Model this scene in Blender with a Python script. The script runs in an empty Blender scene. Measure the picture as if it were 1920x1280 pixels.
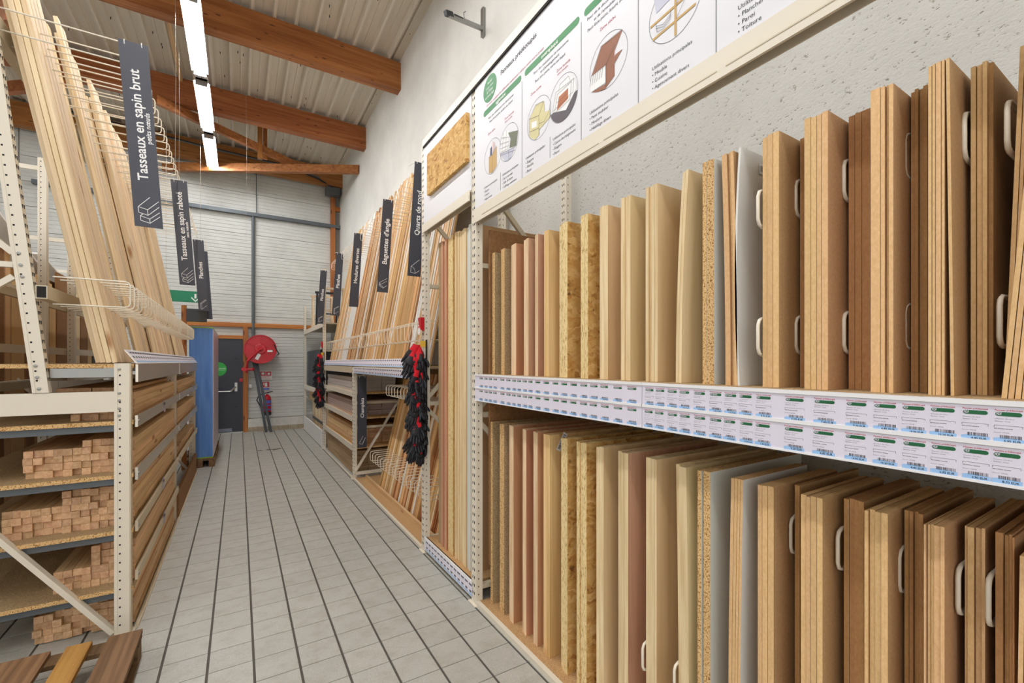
import bpy, math, random
from mathutils import Vector, Matrix

S = bpy.context.scene
COL = S.collection
R = random.Random(7)

# ------------------------------------------------------------------ camera, world, exposure
cam_data = bpy.data.cameras.new('camera')
cam = bpy.data.objects.new('camera', cam_data)
COL.objects.link(cam)
cam.location = (0, 0, 1.54)
cam.rotation_euler = (math.pi / 2, 0, -0.5501)
cam_data.sensor_width = 36
cam_data.lens = 15.651
cam_data.shift_y = 0.02002
cam_data.clip_start = 0.02
S.camera = cam
LAMP = 74.0                      # strength of the fluorescent diffusers
world = bpy.data.worlds.new('world')
S.world = world
world.use_nodes = True
world.node_tree.nodes['Background'].inputs[0].default_value = (1.0, 0.98, 0.96, 1)
world.node_tree.nodes['Background'].inputs[1].default_value = 1.5
S.view_settings.view_transform = 'Standard'
S.view_settings.look = 'None'
S.view_settings.exposure = 0.0
S.view_settings.gamma = 1.0
S.view_settings.use_curve_mapping = False
S.cycles.use_denoising = True
S.cycles.max_bounces = 8
S.cycles.diffuse_bounces = 5
S.cycles.sample_clamp_indirect = 6.0


# ------------------------------------------------------------------ helpers
def lin(c):
    return tuple(((v / 255) / 12.92 if v / 255 <= .04045 else ((v / 255 + .055) / 1.055) ** 2.4) for v in c)


def ordw(n):
    w = ['first', 'second', 'third', 'fourth', 'fifth', 'sixth', 'seventh', 'eighth', 'ninth', 'tenth', 'eleventh', 'twelfth']
    if n <= 12:
        return w[n - 1]
    s = 'th' if 10 < n % 100 < 14 else {1: 'st', 2: 'nd', 3: 'rd'}.get(n % 10, 'th')
    return '%d%s' % (n, s)


class MB:
    """Collects faces for one mesh."""
    def __init__(self):
        self.v, self.f, self.m = [], [], []
        self.smooth = False

    def add(self, vs, fs, mat=0):
        n = len(self.v)
        self.v += [tuple(p) for p in vs]
        for f in fs:
            self.f.append(tuple(i + n for i in f))
            self.m.append(mat)
        return self

    def box(self, x0, x1, y0, y1, z0, z1, mat=0, faces=None):
        vs = [(x0, y0, z0), (x1, y0, z0), (x1, y1, z0), (x0, y1, z0), (x0, y0, z1), (x1, y0, z1), (x1, y1, z1), (x0, y1, z1)]
        fs = [(0, 3, 2, 1), (4, 5, 6, 7), (0, 1, 5, 4), (1, 2, 6, 5), (2, 3, 7, 6), (3, 0, 4, 7)]  # bottom top -y +x +y -x
        if faces:
            n = len(self.v)
            self.v += vs
            for f, k in zip(fs, faces):
                self.f.append(tuple(i + n for i in f))
                self.m.append(k)
            return self
        return self.add(vs, fs, mat)

    def bar(self, p, q, w, h, up=(0, 0, 1), mat=0):
        """Rectangular bar from p to q; h is measured along up, w across."""
        p, q = Vector(p), Vector(q)
        d = (q - p).normalized()
        s = d.cross(Vector(up))
        if s.length < 1e-5:
            s = d.cross(Vector((1, 0, 0)))
        s.normalize()
        u = s.cross(d).normalized()
        s, u = s * w / 2, u * h / 2
        vs = [p - s - u, p + s - u, p + s + u, p - s + u, q - s - u, q + s - u, q + s + u, q - s + u]
        return self.add(vs, [(0, 3, 2, 1), (4, 5, 6, 7), (0, 1, 5, 4), (1, 2, 6, 5), (2, 3, 7, 6), (3, 0, 4, 7)], mat)

    def tube(self, pts, r, n=6, closed=False, mat=0, radii=None):
        pts = [Vector(p) for p in pts]
        k = len(pts)
        rings = []
        ref = None
        for i, p in enumerate(pts):
            a = pts[(i - 1) % k] if (closed or i > 0) else p
            b = pts[(i + 1) % k] if (closed or i < k - 1) else p
            d = (b - a).normalized()
            if ref is None:
                ref = Vector((0, 0, 1)) if abs(d.z) < .9 else Vector((1, 0, 0))
            s = d.cross(ref)
            if s.length < 1e-4:
                s = d.cross(Vector((0.3, 1, 0.2)))
            s.normalize()
            u = s.cross(d).normalized()
            ref = u
            rr = radii[i] if radii else r
            rings.append([p + (s * math.cos(t) + u * math.sin(t)) * rr for t in [2 * math.pi * j / n for j in range(n)]])
        vs = [q for ring in rings for q in ring]
        fs = []
        for i in range(k if closed else k - 1):
            for j in range(n):
                a, b = i * n + j, i * n + (j + 1) % n
                c, e = ((i + 1) % k) * n + (j + 1) % n, ((i + 1) % k) * n + j
                fs.append((a, b, c, e))
        if not closed:
            fs.append(tuple(range(n - 1, -1, -1)))
            fs.append(tuple((k - 1) * n + j for j in range(n)))
        return self.add(vs, fs, mat)

    def lathe(self, c, axis, prof, n=20, mat=0):
        """prof: list of (distance along axis, radius)."""
        c, a = Vector(c), Vector(axis).normalized()
        s = a.cross(Vector((0, 0, 1)))
        if s.length < 1e-4:
            s = Vector((1, 0, 0))
        s.normalize()
        u = s.cross(a)
        vs, fs = [], []
        for d, r in prof:
            for j in range(n):
                t = 2 * math.pi * j / n
                vs.append(c + a * d + (s * math.cos(t) + u * math.sin(t)) * r)
        for i in range(len(prof) - 1):
            for j in range(n):
                fs.append((i * n + j, i * n + (j + 1) % n, (i + 1) * n + (j + 1) % n, (i + 1) * n + j))
        fs.append(tuple(range(n - 1, -1, -1)))
        fs.append(tuple((len(prof) - 1) * n + j for j in range(n)))
        return self.add(vs, fs, mat)

    def flat(self, pts2, o, ex, ey, mat=0):
        """Flat polygon given in 2D, laid on the plane (o, ex, ey)."""
        o, ex, ey = Vector(o), Vector(ex), Vector(ey)
        return self.add([o + ex * a + ey * b for a, b in pts2], [tuple(range(len(pts2)))], mat)

    def stroke(self, pts2, w, o, ex, ey, mat=0, closed=False):
        pts = [Vector((a, b)) for a, b in pts2]
        if closed:
            pts.append(pts[0])
        for a, b in zip(pts, pts[1:]):
            d = b - a
            if d.length < 1e-6:
                continue
            nrm = Vector((-d.y, d.x)).normalized() * w / 2
            e = d.normalized() * w / 2
            self.flat([a - e - nrm, b + e - nrm, b + e + nrm, a - e + nrm], o, ex, ey, mat)
        return self

    def mesh(self, name, off=(0, 0, 0)):
        me = bpy.data.meshes.new(name)
        ox, oy, oz = off
        me.from_pydata([(x - ox, y - oy, z - oz) for x, y, z in self.v], [], self.f)
        if self.m:
            me.polygons.foreach_set('material_index', self.m)
        if self.smooth:
            me.polygons.foreach_set('use_smooth', [True] * len(me.polygons))
        me.update()
        return me


WL = {}                              # world location of every top-level base


def tag(o, label=None, cat=None, group=None, kind=None):
    if label:
        o['label'] = label
    if cat:
        o['category'] = cat
        o['kind'] = 'thing'
    if group:
        o['group'] = group
    if kind:
        o['kind'] = kind
    return o


def thing(name, label, cat, loc=(0, 0, 0), group=None):
    o = bpy.data.objects.new(name, None)
    COL.objects.link(o)
    o.location = loc
    o.empty_display_size = .05
    WL[o.name] = Vector(loc)
    return tag(o, label, cat, group)


def obj(name, mb, mats, parent=None, loc=None, label=None, cat=None, group=None, kind=None):
    """Link mb (built in world coordinates) as one mesh object."""
    if parent is not None:
        off = WL[parent.name]
    else:
        off = Vector(loc) if loc is not None else Vector((0, 0, 0))
    me = mb.mesh(name, off)
    for m in (mats if isinstance(mats, (list, tuple)) else [mats]):
        me.materials.append(m)
    o = bpy.data.objects.new(name, me)
    COL.objects.link(o)
    if parent is not None:
        o.parent = parent
    else:
        o.location = off
    WL[o.name] = off
    return tag(o, label, cat, group, kind)


def cp(o, loc=None, rot=None, label=None, group=None):
    """Copy of a thing with copies of its parts; mesh data is shared."""
    c = o.copy()
    COL.objects.link(c)
    if loc is not None:
        c.location = loc
        WL[c.name] = Vector(loc)
    if rot is not None:
        c.rotation_euler = rot
    if label:
        c['label'] = label
    if group:
        c['group'] = group
    for ch in list(o.children):
        d = ch.copy()
        COL.objects.link(d)
        d.parent = c
        for g in list(ch.children):
            e = g.copy()
            COL.objects.link(e)
            e.parent = d
    return c


_text = {}


def text2d(s, bold=False):
    """Triangles of a line of lettering, 2D, scaled to cap height ~0.7, as (verts, faces, width)."""
    key = (s, bold)
    if key not in _text:
        cu = bpy.data.curves.new('lettering', 'FONT')
        cu.body = s
        cu.resolution_u = 2
        cu.fill_mode = 'FRONT'
        if bold:
            cu.offset = .016
        ob = bpy.data.objects.new('lettering', cu)
        me = bpy.data.meshes.new_from_object(ob)
        vs = [(v.co.x, v.co.y) for v in me.vertices]
        fs = [tuple(p.vertices) for p in me.polygons]
        w = max([v[0] for v in vs] or [1])
        x0 = min([v[0] for v in vs] or [0])
        _text[key] = ([(a - x0, b) for a, b in vs], fs, w - x0)
        bpy.data.objects.remove(ob)
        bpy.data.curves.remove(cu)
        bpy.data.meshes.remove(me)
    return _text[key]


def write(mb, s, o, ex, ey, width=None, height=None, mat=0, center=False, bold=False, squeeze=None):
    """Lay lettering on the plane (o, ex, ey): by width (natural height) or by height."""
    vs, fs, w = text2d(s, bold)
    k = width / w if width else height
    ky = height if (width and height) else k
    o, ex, ey = Vector(o), Vector(ex), Vector(ey)
    if center:
        o = o - ex * (w * k / 2)
    return mb.add([o + ex * (a * k) + ey * (b * ky) for a, b in vs], fs, mat)


def arc(cx, cy, rx, ry, a0, a1, n):
    return [(cx + rx * math.cos(math.radians(a0 + (a1 - a0) * i / n)), cy + ry * math.sin(math.radians(a0 + (a1 - a0) * i / n))) for i in range(n + 1)]


# ------------------------------------------------------------------ materials
def newmat(name, rough=.6, metal=0.0, spec=.5):
    m = bpy.data.materials.new(name)
    m.use_nodes = True
    nt = m.node_tree
    b = nt.nodes['Principled BSDF']
    b.inputs['Roughness'].default_value = rough
    b.inputs['Metallic'].default_value = metal
    b.inputs['Specular IOR Level'].default_value = spec
    return m, nt, b


def N(nt, t, **kw):
    n = nt.nodes.new(t)
    for k, v in kw.items():
        if k in n.inputs:
            n.inputs[k].default_value = v
        else:
            setattr(n, k, v)
    return n


def ramp(nt, fac, stops):
    r = nt.nodes.new('ShaderNodeValToRGB')
    el = r.color_ramp.elements
    el[0].position, el[0].color = stops[0][0], lin(stops[0][1]) + (1,)
    el[1].position, el[1].color = stops[-1][0], lin(stops[-1][1]) + (1,)
    for p, c in stops[1:-1]:
        e = el.new(p)
        e.color = lin(c) + (1,)
    nt.links.new(fac, r.inputs[0])
    return r.outputs[0]


def coords(nt, scale=(1, 1, 1), rand=True):
    tc = N(nt, 'ShaderNodeTexCoord')
    mp = N(nt, 'ShaderNodeMapping')
    mp.inputs['Scale'].default_value = scale
    nt.links.new(tc.outputs['Object'], mp.inputs[0])
    if rand:
        oi = N(nt, 'ShaderNodeObjectInfo')
        ml = N(nt, 'ShaderNodeMath', operation='MULTIPLY')
        ml.inputs[1].default_value = 37.0
        nt.links.new(oi.outputs['Random'], ml.inputs[0])
        cb = N(nt, 'ShaderNodeCombineXYZ')
        for i in range(3):
            nt.links.new(ml.outputs[0], cb.inputs[i])
        nt.links.new(cb.outputs[0], mp.inputs[1])
    return mp.outputs[0]


def tint(nt, col, amount, hue=0.0):
    """Each object a little lighter or darker, as timber is."""
    oi = N(nt, 'ShaderNodeObjectInfo')
    mr = N(nt, 'ShaderNodeMapRange')
    mr.inputs[3].default_value = 1 - amount
    mr.inputs[4].default_value = 1 + amount
    nt.links.new(oi.outputs['Random'], mr.inputs[0])
    hs = N(nt, 'ShaderNodeHueSaturation')
    nt.links.new(mr.outputs[0], hs.inputs['Value'])
    nt.links.new(col, hs.inputs['Color'])
    if hue:
        m2 = N(nt, 'ShaderNodeMath', operation='FRACT')
        m1 = N(nt, 'ShaderNodeMath', operation='MULTIPLY')
        m1.inputs[1].default_value = 17.3
        nt.links.new(oi.outputs['Random'], m1.inputs[0])
        nt.links.new(m1.outputs[0], m2.inputs[0])
        m3 = N(nt, 'ShaderNodeMapRange')
        m3.inputs[3].default_value = .5 - hue
        m3.inputs[4].default_value = .5 + hue
        nt.links.new(m2.outputs[0], m3.inputs[0])
        nt.links.new(m3.outputs[0], hs.inputs['Hue'])
    return hs.outputs[0]


def bump(nt, b, h, strength=.2, dist=.01):
    n = N(nt, 'ShaderNodeBump')
    n.inputs['Strength'].default_value = strength
    n.inputs['Distance'].default_value = dist
    nt.links.new(h, n.inputs['Height'])
    nt.links.new(n.outputs[0], b.inputs['Normal'])


def plain(name, c, rough=.5, metal=0.0, spec=.5, emit=0.0):
    m, nt, b = newmat(name, rough, metal, spec)
    b.inputs['Base Color'].default_value = lin(c) + (1,)
    if emit:
        b.inputs['Emission Color'].default_value = lin(c) + (1,)
        b.inputs['Emission Strength'].default_value = emit
    return m


def wood(name, light, dark, axis='z', fine=60, rough=.6, knots=True, var=.12, knot=(120, 72, 34), hue=.008, kd=1.0):
    m, nt, b = newmat(name, rough, spec=.3)
    long_, cross = 2.2, 1.0
    sc = {'x': (1.2, fine, fine), 'y': (fine, 1.2, fine), 'z': (fine, fine, 1.2)}[axis]
    v = coords(nt, sc)
    n1 = N(nt, 'ShaderNodeTexNoise', Scale=1.0, Detail=4.0, Roughness=.6)
    nt.links.new(v, n1.inputs[0])
    col = ramp(nt, n1.outputs[0], [(.32, dark), (.62, light)])
    sc2 = {'x': (.8, 9, 9), 'y': (9, .8, 9), 'z': (9, 9, .8)}[axis]
    v2 = coords(nt, sc2)
    n2 = N(nt, 'ShaderNodeTexNoise', Scale=1.0, Detail=2.0)
    nt.links.new(v2, n2.inputs[0])
    mx = N(nt, 'ShaderNodeMix', data_type='RGBA', blend_type='MULTIPLY')
    mx.inputs[0].default_value = .55
    nt.links.new(col, mx.inputs[6])
    g = ramp(nt, n2.outputs[0], [(.3, (205, 190, 172)), (.7, (255, 255, 255))])
    nt.links.new(g, mx.inputs[7])
    out = mx.outputs[2]
    if knots:
        sc3 = {'x': (2.2, 7, 7), 'y': (7, 2.2, 7), 'z': (7, 7, 2.2)}[axis]
        v3 = coords(nt, tuple(q * kd for q in sc3))
        vo = N(nt, 'ShaderNodeTexVoronoi', Scale=1.0)
        nt.links.new(v3, vo.inputs[0])
        mk = N(nt, 'ShaderNodeMix', data_type='RGBA')
        lt = N(nt, 'ShaderNodeMapRange')
        lt.inputs[1].default_value = .07
        lt.inputs[2].default_value = .17
        lt.inputs[3].default_value = .85
        lt.inputs[4].default_value = 0
        nt.links.new(vo.outputs['Distance'], lt.inputs[0])
        nt.links.new(lt.outputs[0], mk.inputs[0])
        nt.links.new(out, mk.inputs[6])
        mk.inputs[7].default_value = lin(knot) + (1,)
        out = mk.outputs[2]
    nt.links.new(tint(nt, out, var, hue), b.inputs['Base Color'])
    bump(nt, b, n1.outputs[0], .06, .002)
    return m


def speckle(name, stops, scale=180, rough=.75, var=.06, detail=2.0, stretch=(1, 1, 1), hue=0, bmp=.12):
    m, nt, b = newmat(name, rough, spec=.25)
    v = coords(nt, stretch)
    n = N(nt, 'ShaderNodeTexNoise', Scale=scale, Detail=detail, Roughness=.7)
    nt.links.new(v, n.inputs[0])
    c = ramp(nt, n.outputs[0], stops)
    nt.links.new(tint(nt, c, var, hue), b.inputs['Base Color'])
    bump(nt, b, n.outputs[0], bmp, .003)
    return m


def osb(name, base=(214, 176, 108)):
    m, nt, b = newmat(name, .7, spec=.3)
    v = coords(nt, (1, 1, 1))
    nz = N(nt, 'ShaderNodeTexNoise', Scale=9.0, Detail=3.0)
    nt.links.new(v, nz.inputs[0])
    mxv = N(nt, 'ShaderNodeMix', data_type='VECTOR')
    mxv.inputs[0].default_value = .12
    nt.links.new(v, mxv.inputs[4])
    nt.links.new(nz.outputs['Color'], mxv.inputs[5])
    mp = N(nt, 'ShaderNodeMapping')
    mp.inputs['Scale'].default_value = (26, 26, 70)
    mp.inputs['Rotation'].default_value = (.5, .3, .9)
    nt.links.new(mxv.outputs[1], mp.inputs[0])
    vo = N(nt, 'ShaderNodeTexVoronoi', Scale=1.0, Randomness=1.0)
    nt.links.new(mp.outputs[0], vo.inputs[0])
    sep = N(nt, 'ShaderNodeSeparateColor')
    nt.links.new(vo.outputs['Color'], sep.inputs[0])
    c = ramp(nt, sep.outputs[0], [(0, (172, 122, 60)), (.1, (206, 160, 92)), (.5, base), (.8, (228, 194, 132)), (1, (196, 150, 84))])
    n2 = N(nt, 'ShaderNodeTexNoise', Scale=14.0, Detail=4.0, Roughness=.75)
    nt.links.new(v, n2.inputs[0])
    mk = N(nt, 'ShaderNodeMix', data_type='RGBA', blend_type='MULTIPLY')
    mk.inputs[0].default_value = .9
    nt.links.new(c, mk.inputs[6])
    nt.links.new(ramp(nt, n2.outputs[0], [(.3, (120, 86, 50)), (.42, (240, 228, 205)), (.6, (255, 255, 255))]), mk.inputs[7])
    nt.links.new(mk.outputs[2], b.inputs['Base Color'])
    bump(nt, b, sep.outputs[1], .15, .004)
    return m


def layered(name, light, dark, pitch, axis='y', rough=.65):
    """Plywood edge: thin glue lines across the thickness."""
    m, nt, b = newmat(name, rough, spec=.25)
    tc = N(nt, 'ShaderNodeTexCoord')
    sep = N(nt, 'ShaderNodeSeparateXYZ')
    nt.links.new(tc.outputs['Object'], sep.inputs[0])
    k = N(nt, 'ShaderNodeMath', operation='MULTIPLY')
    k.inputs[1].default_value = 1 / pitch
    nt.links.new(sep.outputs['xyz'.index(axis)], k.inputs[0])
    fr = N(nt, 'ShaderNodeMath', operation='FRACT')
    nt.links.new(k.outputs[0], fr.inputs[0])
    c = ramp(nt, fr.outputs[0], [(0, light), (.42, light), (.5, dark), (.62, light), (1, light)])
    v = coords(nt, (40, 40, 3))
    n = N(nt, 'ShaderNodeTexNoise', Scale=1.0, Detail=3.0)
    nt.links.new(v, n.inputs[0])
    mk = N(nt, 'ShaderNodeMix', data_type='RGBA', blend_type='MULTIPLY')
    mk.inputs[0].default_value = .6
    nt.links.new(c, mk.inputs[6])
    nt.links.new(ramp(nt, n.outputs[0], [(.3, (214, 196, 168)), (.65, (255, 255, 255))]), mk.inputs[7])
    nt.links.new(tint(nt, mk.outputs[2], .05), b.inputs['Base Color'])
    return m


M = {}
M['fir'] = wood('fir standing', (240, 220, 186), (224, 198, 158), 'z', 55, var=.13, knot=(150, 100, 56))
M['fir_lying'] = wood('fir lying', (226, 194, 148), (204, 166, 118), 'y', 55, var=.12, knot=(140, 88, 42))
M['fir_end'] = speckle('fir end grain', [(.3, (190, 148, 110)), (.7, (218, 180, 142))], 45, var=.16, hue=.006)
M['moulding'] = wood('pine moulding', (228, 186, 132), (204, 156, 98), 'z', 60, knots=False, var=.2, hue=.012)
M['beam'] = wood('glulam', (178, 118, 68), (146, 88, 46), 'x', 26, rough=.5, var=.06, knot=(74, 38, 18), kd=1.9)
M['beam_y'] = wood('glulam upright', (186, 124, 68), (158, 96, 48), 'z', 30, rough=.5, var=.05, knot=(80, 40, 16))
M['pallet'] = wood('pallet wood', (142, 112, 80), (96, 72, 48), 'y', 40, rough=.75, var=.3, knot=(50, 32, 18))
M['pallet_new'] = wood('new pallet wood', (196, 146, 82), (160, 110, 56), 'y', 40, rough=.7, var=.1)
M['chip'] = speckle('chipboard face', [(.3, (140, 114, 80)), (.5, (172, 146, 108)), (.7, (192, 168, 130))], 160, var=.05)
M['shelf_chip'] = speckle('raw chipboard', [(.3, (150, 112, 68)), (.5, (186, 148, 102)), (.7, (206, 172, 128))], 200, var=.03)
M['chip_edge'] = speckle('chipboard edge', [(.32, (126, 84, 40)), (.45, (206, 164, 104)), (.6, (228, 196, 146)), (.75, (184, 138, 84))], 190, detail=1.0, var=.05)
M['mdf'] = speckle('mdf face', [(.3, (180, 142, 100)), (.7, (192, 154, 112))], 140, var=.05, hue=.006, bmp=.04)
M['mdf_edge'] = speckle('mdf edge', [(.3, (214, 174, 122)), (.7, (228, 190, 140))], 120, var=.07, hue=.006, stretch=(1, 1, .6), bmp=.05)
M['mdf_shaded_edge'] = speckle('mdf shaded edge', [(.3, (176, 130, 84)), (.7, (192, 146, 98))], 120, var=.06, hue=.006, stretch=(1, 1, .6), bmp=.05)  # darker copy of the edge; shade on recessed boards put into colour
M['okoume'] = wood('red plywood face', (206, 150, 114), (192, 134, 98), 'z', 30, knots=False, var=.05)
M['pink_ply'] = wood('pink plywood face', (216, 174, 142), (204, 158, 126), 'z', 30, knots=False, var=.05)
M['poplar'] = wood('pale plywood face', (234, 208, 164), (224, 194, 146), 'z', 24, knots=False, var=.05)
M['ply_edge'] = layered('plywood edge', (240, 220, 178), (196, 158, 108), .005)
M['red_ply_edge'] = layered('red plywood edge', (240, 214, 178), (186, 120, 84), .009)
M['pine_panel'] = wood('pine panel', (238, 206, 150), (222, 184, 124), 'z', 26, knots=True, var=.04, knot=(150, 96, 44))
M['osb'] = osb('osb face')
M['osb_dark'] = speckle('dark osb edge', [(.3, (128, 92, 40)), (.5, (176, 136, 70)), (.7, (204, 166, 98))], 60, detail=3.0, stretch=(2.5, 2.5, .7), var=.04)
M['osb_edge'] = speckle('osb edge', [(.3, (150, 110, 58)), (.45, (226, 200, 144)), (.7, (240, 220, 170))], 60, detail=3.0, stretch=(2.5, 2.5, .7), var=.04)
M['white_board'] = plain('white melamine', (226, 226, 220), .35)
M['green_white'] = plain('moisture board', (216, 220, 212), .4)
M['brown_board'] = speckle('hardboard', [(.3, (134, 96, 60)), (.7, (156, 114, 74))], 60, var=.04, bmp=.03)
M['cream'] = plain('cream painted steel', (226, 218, 200), .38, spec=.5)
M['cream_dark'] = plain('darker cream steel', (206, 194, 168), .5)  # deeper cream for struts, flanges and inner rails
M['slot'] = plain('slot', (34, 32, 30), .9)  # near-black stands in for the shade inside holes and open ends
M['galv'] = plain('galvanised steel', (150, 150, 146), .35, .8)
M['chrome'] = plain('brushed steel rail', (214, 206, 190), .3, .85)
M['wire'] = plain('cream wire', (232, 224, 206), .35)
M['grey'] = plain('grey metal', (98, 104, 108), .5, .3)
M['sign'] = plain('anthracite sign', (58, 60, 70), .45)
M['white'] = plain('white print', (240, 240, 238), .5)
M['print'] = plain('sign board white', (226, 226, 230), .4)
M['ink'] = plain('black ink', (34, 33, 36), .6)
M['ink_grey'] = plain('grey ink', (88, 88, 92), .6)
M['red_ink'] = plain('red ink', (176, 48, 62), .6)
M['green'] = plain('green print', (52, 132, 74), .5)
M['ticket'] = plain('ticket paper', (226, 222, 236), .5)
M['pill'] = plain('dark green print', (28, 98, 60), .5)
M['blue_band'] = plain('blue print', (158, 198, 240), .5)
M['rail_white'] = plain('white plastic rail', (238, 238, 240), .3)
M['red'] = plain('red enamel', (190, 20, 36), .3)
M['red_cloth'] = plain('red knit', (206, 24, 40), .9)
M['black'] = plain('black plastic', (28, 29, 32), .5)
M['rubber'] = speckle('black latex', [(.3, (24, 25, 28)), (.7, (48, 50, 56))], 120, rough=.5, var=.1)
M['door'] = plain('anthracite door', (50, 53, 62), .45)
M['silver'] = plain('silver', (190, 190, 186), .3, .7)
M['pvc'] = plain('dark grey profile', (62, 66, 72), .5)
M['blue_film'] = speckle('blue film', [(.3, (86, 132, 206)), (.7, (112, 158, 224))], 3, rough=.3, var=0, stretch=(6, 6, .5), bmp=.1)
M['green_tape'] = plain('green edge', (150, 196, 60), .5)
M['film'] = plain('clear packing film', (206, 202, 196), .18)
M['purple_film'] = plain('frosted film', (188, 168, 160), .25)
M['wood_grey'] = wood('grey laminate', (190, 164, 128), (166, 140, 104), 'y', 40, knots=False, var=.08)
M['exit_green'] = plain('exit green', (0, 122, 84), .4)
M['concrete'] = speckle('painted concrete', [(.3, (198, 196, 188)), (.7, (222, 220, 212))], 8, detail=6, var=0)
M['plinth_tile'] = speckle('plinth tile', [(.3, (160, 146, 124)), (.7, (178, 164, 142))], 20, var=.05)
M['yellow'] = plain('yellow card', (222, 180, 60), .5)
M['string'] = plain('string', (186, 180, 166), .8)


def lamp_mat():
    m = bpy.data.materials.new('lit diffuser')
    m.use_nodes = True
    nt = m.node_tree
    b = nt.nodes['Principled BSDF']
    b.inputs['Base Color'].default_value = (.9, .9, .9, 1)
    b.inputs['Emission Color'].default_value = (.985, .985, 1, 1)
    b.inputs['Emission Strength'].default_value = LAMP
    return m


M['lamp'] = lamp_mat()


def tile_mat():
    m, nt, b = newmat('floor tile', .42, spec=.4)
    v = coords(nt, (1, 1, 1))
    n = N(nt, 'ShaderNodeTexNoise', Scale=220.0, Detail=2.0)
    nt.links.new(v, n.inputs[0])
    c = ramp(nt, n.outputs[0], [(.3, (170, 169, 161)), (.7, (190, 189, 181))])
    tc = N(nt, 'ShaderNodeTexCoord')
    n2 = N(nt, 'ShaderNodeTexNoise', Scale=11.0, Detail=5.0, Roughness=.65)
    nt.links.new(v, n2.inputs[0])
    mx = N(nt, 'ShaderNodeMix', data_type='RGBA', blend_type='MULTIPLY')
    mx.inputs[0].default_value = .5
    nt.links.new(c, mx.inputs[6])
    nt.links.new(ramp(nt, n2.outputs[0], [(.28, (216, 208, 194)), (.55, (255, 255, 255))]), mx.inputs[7])
    nt.links.new(tint(nt, mx.outputs[2], .035), b.inputs['Base Color'])
    return m


M['tile'] = tile_mat()
M['grout'] = plain('grout', (82, 78, 70), .9)


def plaster_mat():
    """Cast wall: smooth limewashed above, coarse pitted render below a height."""
    m, nt, b = newmat('plaster', .9, spec=.15)
    tc = N(nt, 'ShaderNodeTexCoord')
    sep = N(nt, 'ShaderNodeSeparateXYZ')
    nt.links.new(tc.outputs['Object'], sep.inputs[0])
    big = N(nt, 'ShaderNodeTexNoise', Scale=1.3, Detail=6.0, Roughness=.6)
    nt.links.new(tc.outputs['Object'], big.inputs[0])
    c = ramp(nt, big.outputs[0], [(.3, (208, 207, 201)), (.7, (226, 225, 219))])
    pit = N(nt, 'ShaderNodeTexNoise', Scale=55.0, Detail=4.0, Roughness=.7)
    mp = N(nt, 'ShaderNodeMapping')
    mp.inputs['Scale'].default_value = (1, .75, 1.35)
    nt.links.new(tc.outputs['Object'], mp.inputs[0])
    nt.links.new(mp.outputs[0], pit.inputs[0])
    low = N(nt, 'ShaderNodeMapRange')          # 1 below 3.2 m, 0 above 3.9 m
    low.inputs[1].default_value = 3.2
    low.inputs[2].default_value = 4.2
    low.inputs[3].default_value = 1
    low.inputs[4].default_value = .12
    nt.links.new(sep.outputs[2], low.inputs[0])
    pm = N(nt, 'ShaderNodeMapRange')
    pm.inputs[1].default_value = .34
    pm.inputs[2].default_value = .395
    nt.links.new(pit.outputs[0], pm.inputs[0])
    inv = N(nt, 'ShaderNodeMath', operation='SUBTRACT')
    inv.inputs[0].default_value = 1
    nt.links.new(pm.outputs[0], inv.inputs[1])
    w = N(nt, 'ShaderNodeMath', operation='MULTIPLY')
    nt.links.new(inv.outputs[0], w.inputs[0])
    nt.links.new(low.outputs[0], w.inputs[1])
    mx = N(nt, 'ShaderNodeMix', data_type='RGBA')
    nt.links.new(w.outputs[0], mx.inputs[0])
    nt.links.new(c, mx.inputs[6])
    mx.inputs[7].default_value = lin((150, 144, 130)) + (1,)
    nt.links.new(mx.outputs[2], b.inputs['Base Color'])
    h = N(nt, 'ShaderNodeMath', operation='MULTIPLY')
    nt.links.new(pit.outputs[0], h.inputs[0])
    nt.links.new(low.outputs[0], h.inputs[1])
    rough_n = N(nt, 'ShaderNodeTexNoise', Scale=26.0, Detail=6.0, Roughness=.75)     # unrendered blockwork low down
    nt.links.new(tc.outputs['Object'], rough_n.inputs[0])
    lo2 = N(nt, 'ShaderNodeMapRange')
    lo2.inputs[1].default_value = 1.25
    lo2.inputs[2].default_value = 1.6
    lo2.inputs[3].default_value = 5
    lo2.inputs[4].default_value = 0
    nt.links.new(sep.outputs[2], lo2.inputs[0])
    h2 = N(nt, 'ShaderNodeMath', operation='MULTIPLY_ADD')
    nt.links.new(rough_n.outputs[0], h2.inputs[0])
    nt.links.new(lo2.outputs[0], h2.inputs[1])
    nt.links.new(h.outputs[0], h2.inputs[2])
    h = h2
    bump(nt, b, h.outputs[0], .45, .009)
    return m


M['plaster'] = plaster_mat()
M['deck'] = plain('painted steel deck', (216, 208, 194), .55)
M['siding'] = speckle('white sheet siding', [(.3, (203, 204, 199)), (.7, (220, 221, 216))], 2.0, detail=5, rough=.5, var=.015, bmp=.0)
M['oak_trim'] = wood('varnished timber', (206, 140, 70), (182, 112, 48), 'x', 30, rough=.45, var=.05, knot=(110, 58, 22))

# ================================================================== the room
WX, BY, RZ = 2.1, 11.5, 6.12         # right wall, end wall, underside of roof deck
LX, FY = -9.0, -4.0
TW, TL = .2, .2 * .9418              # tile module across and along the aisle
TX0, TY0 = -.2 * 2.6743, .2 * 12.3558

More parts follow.
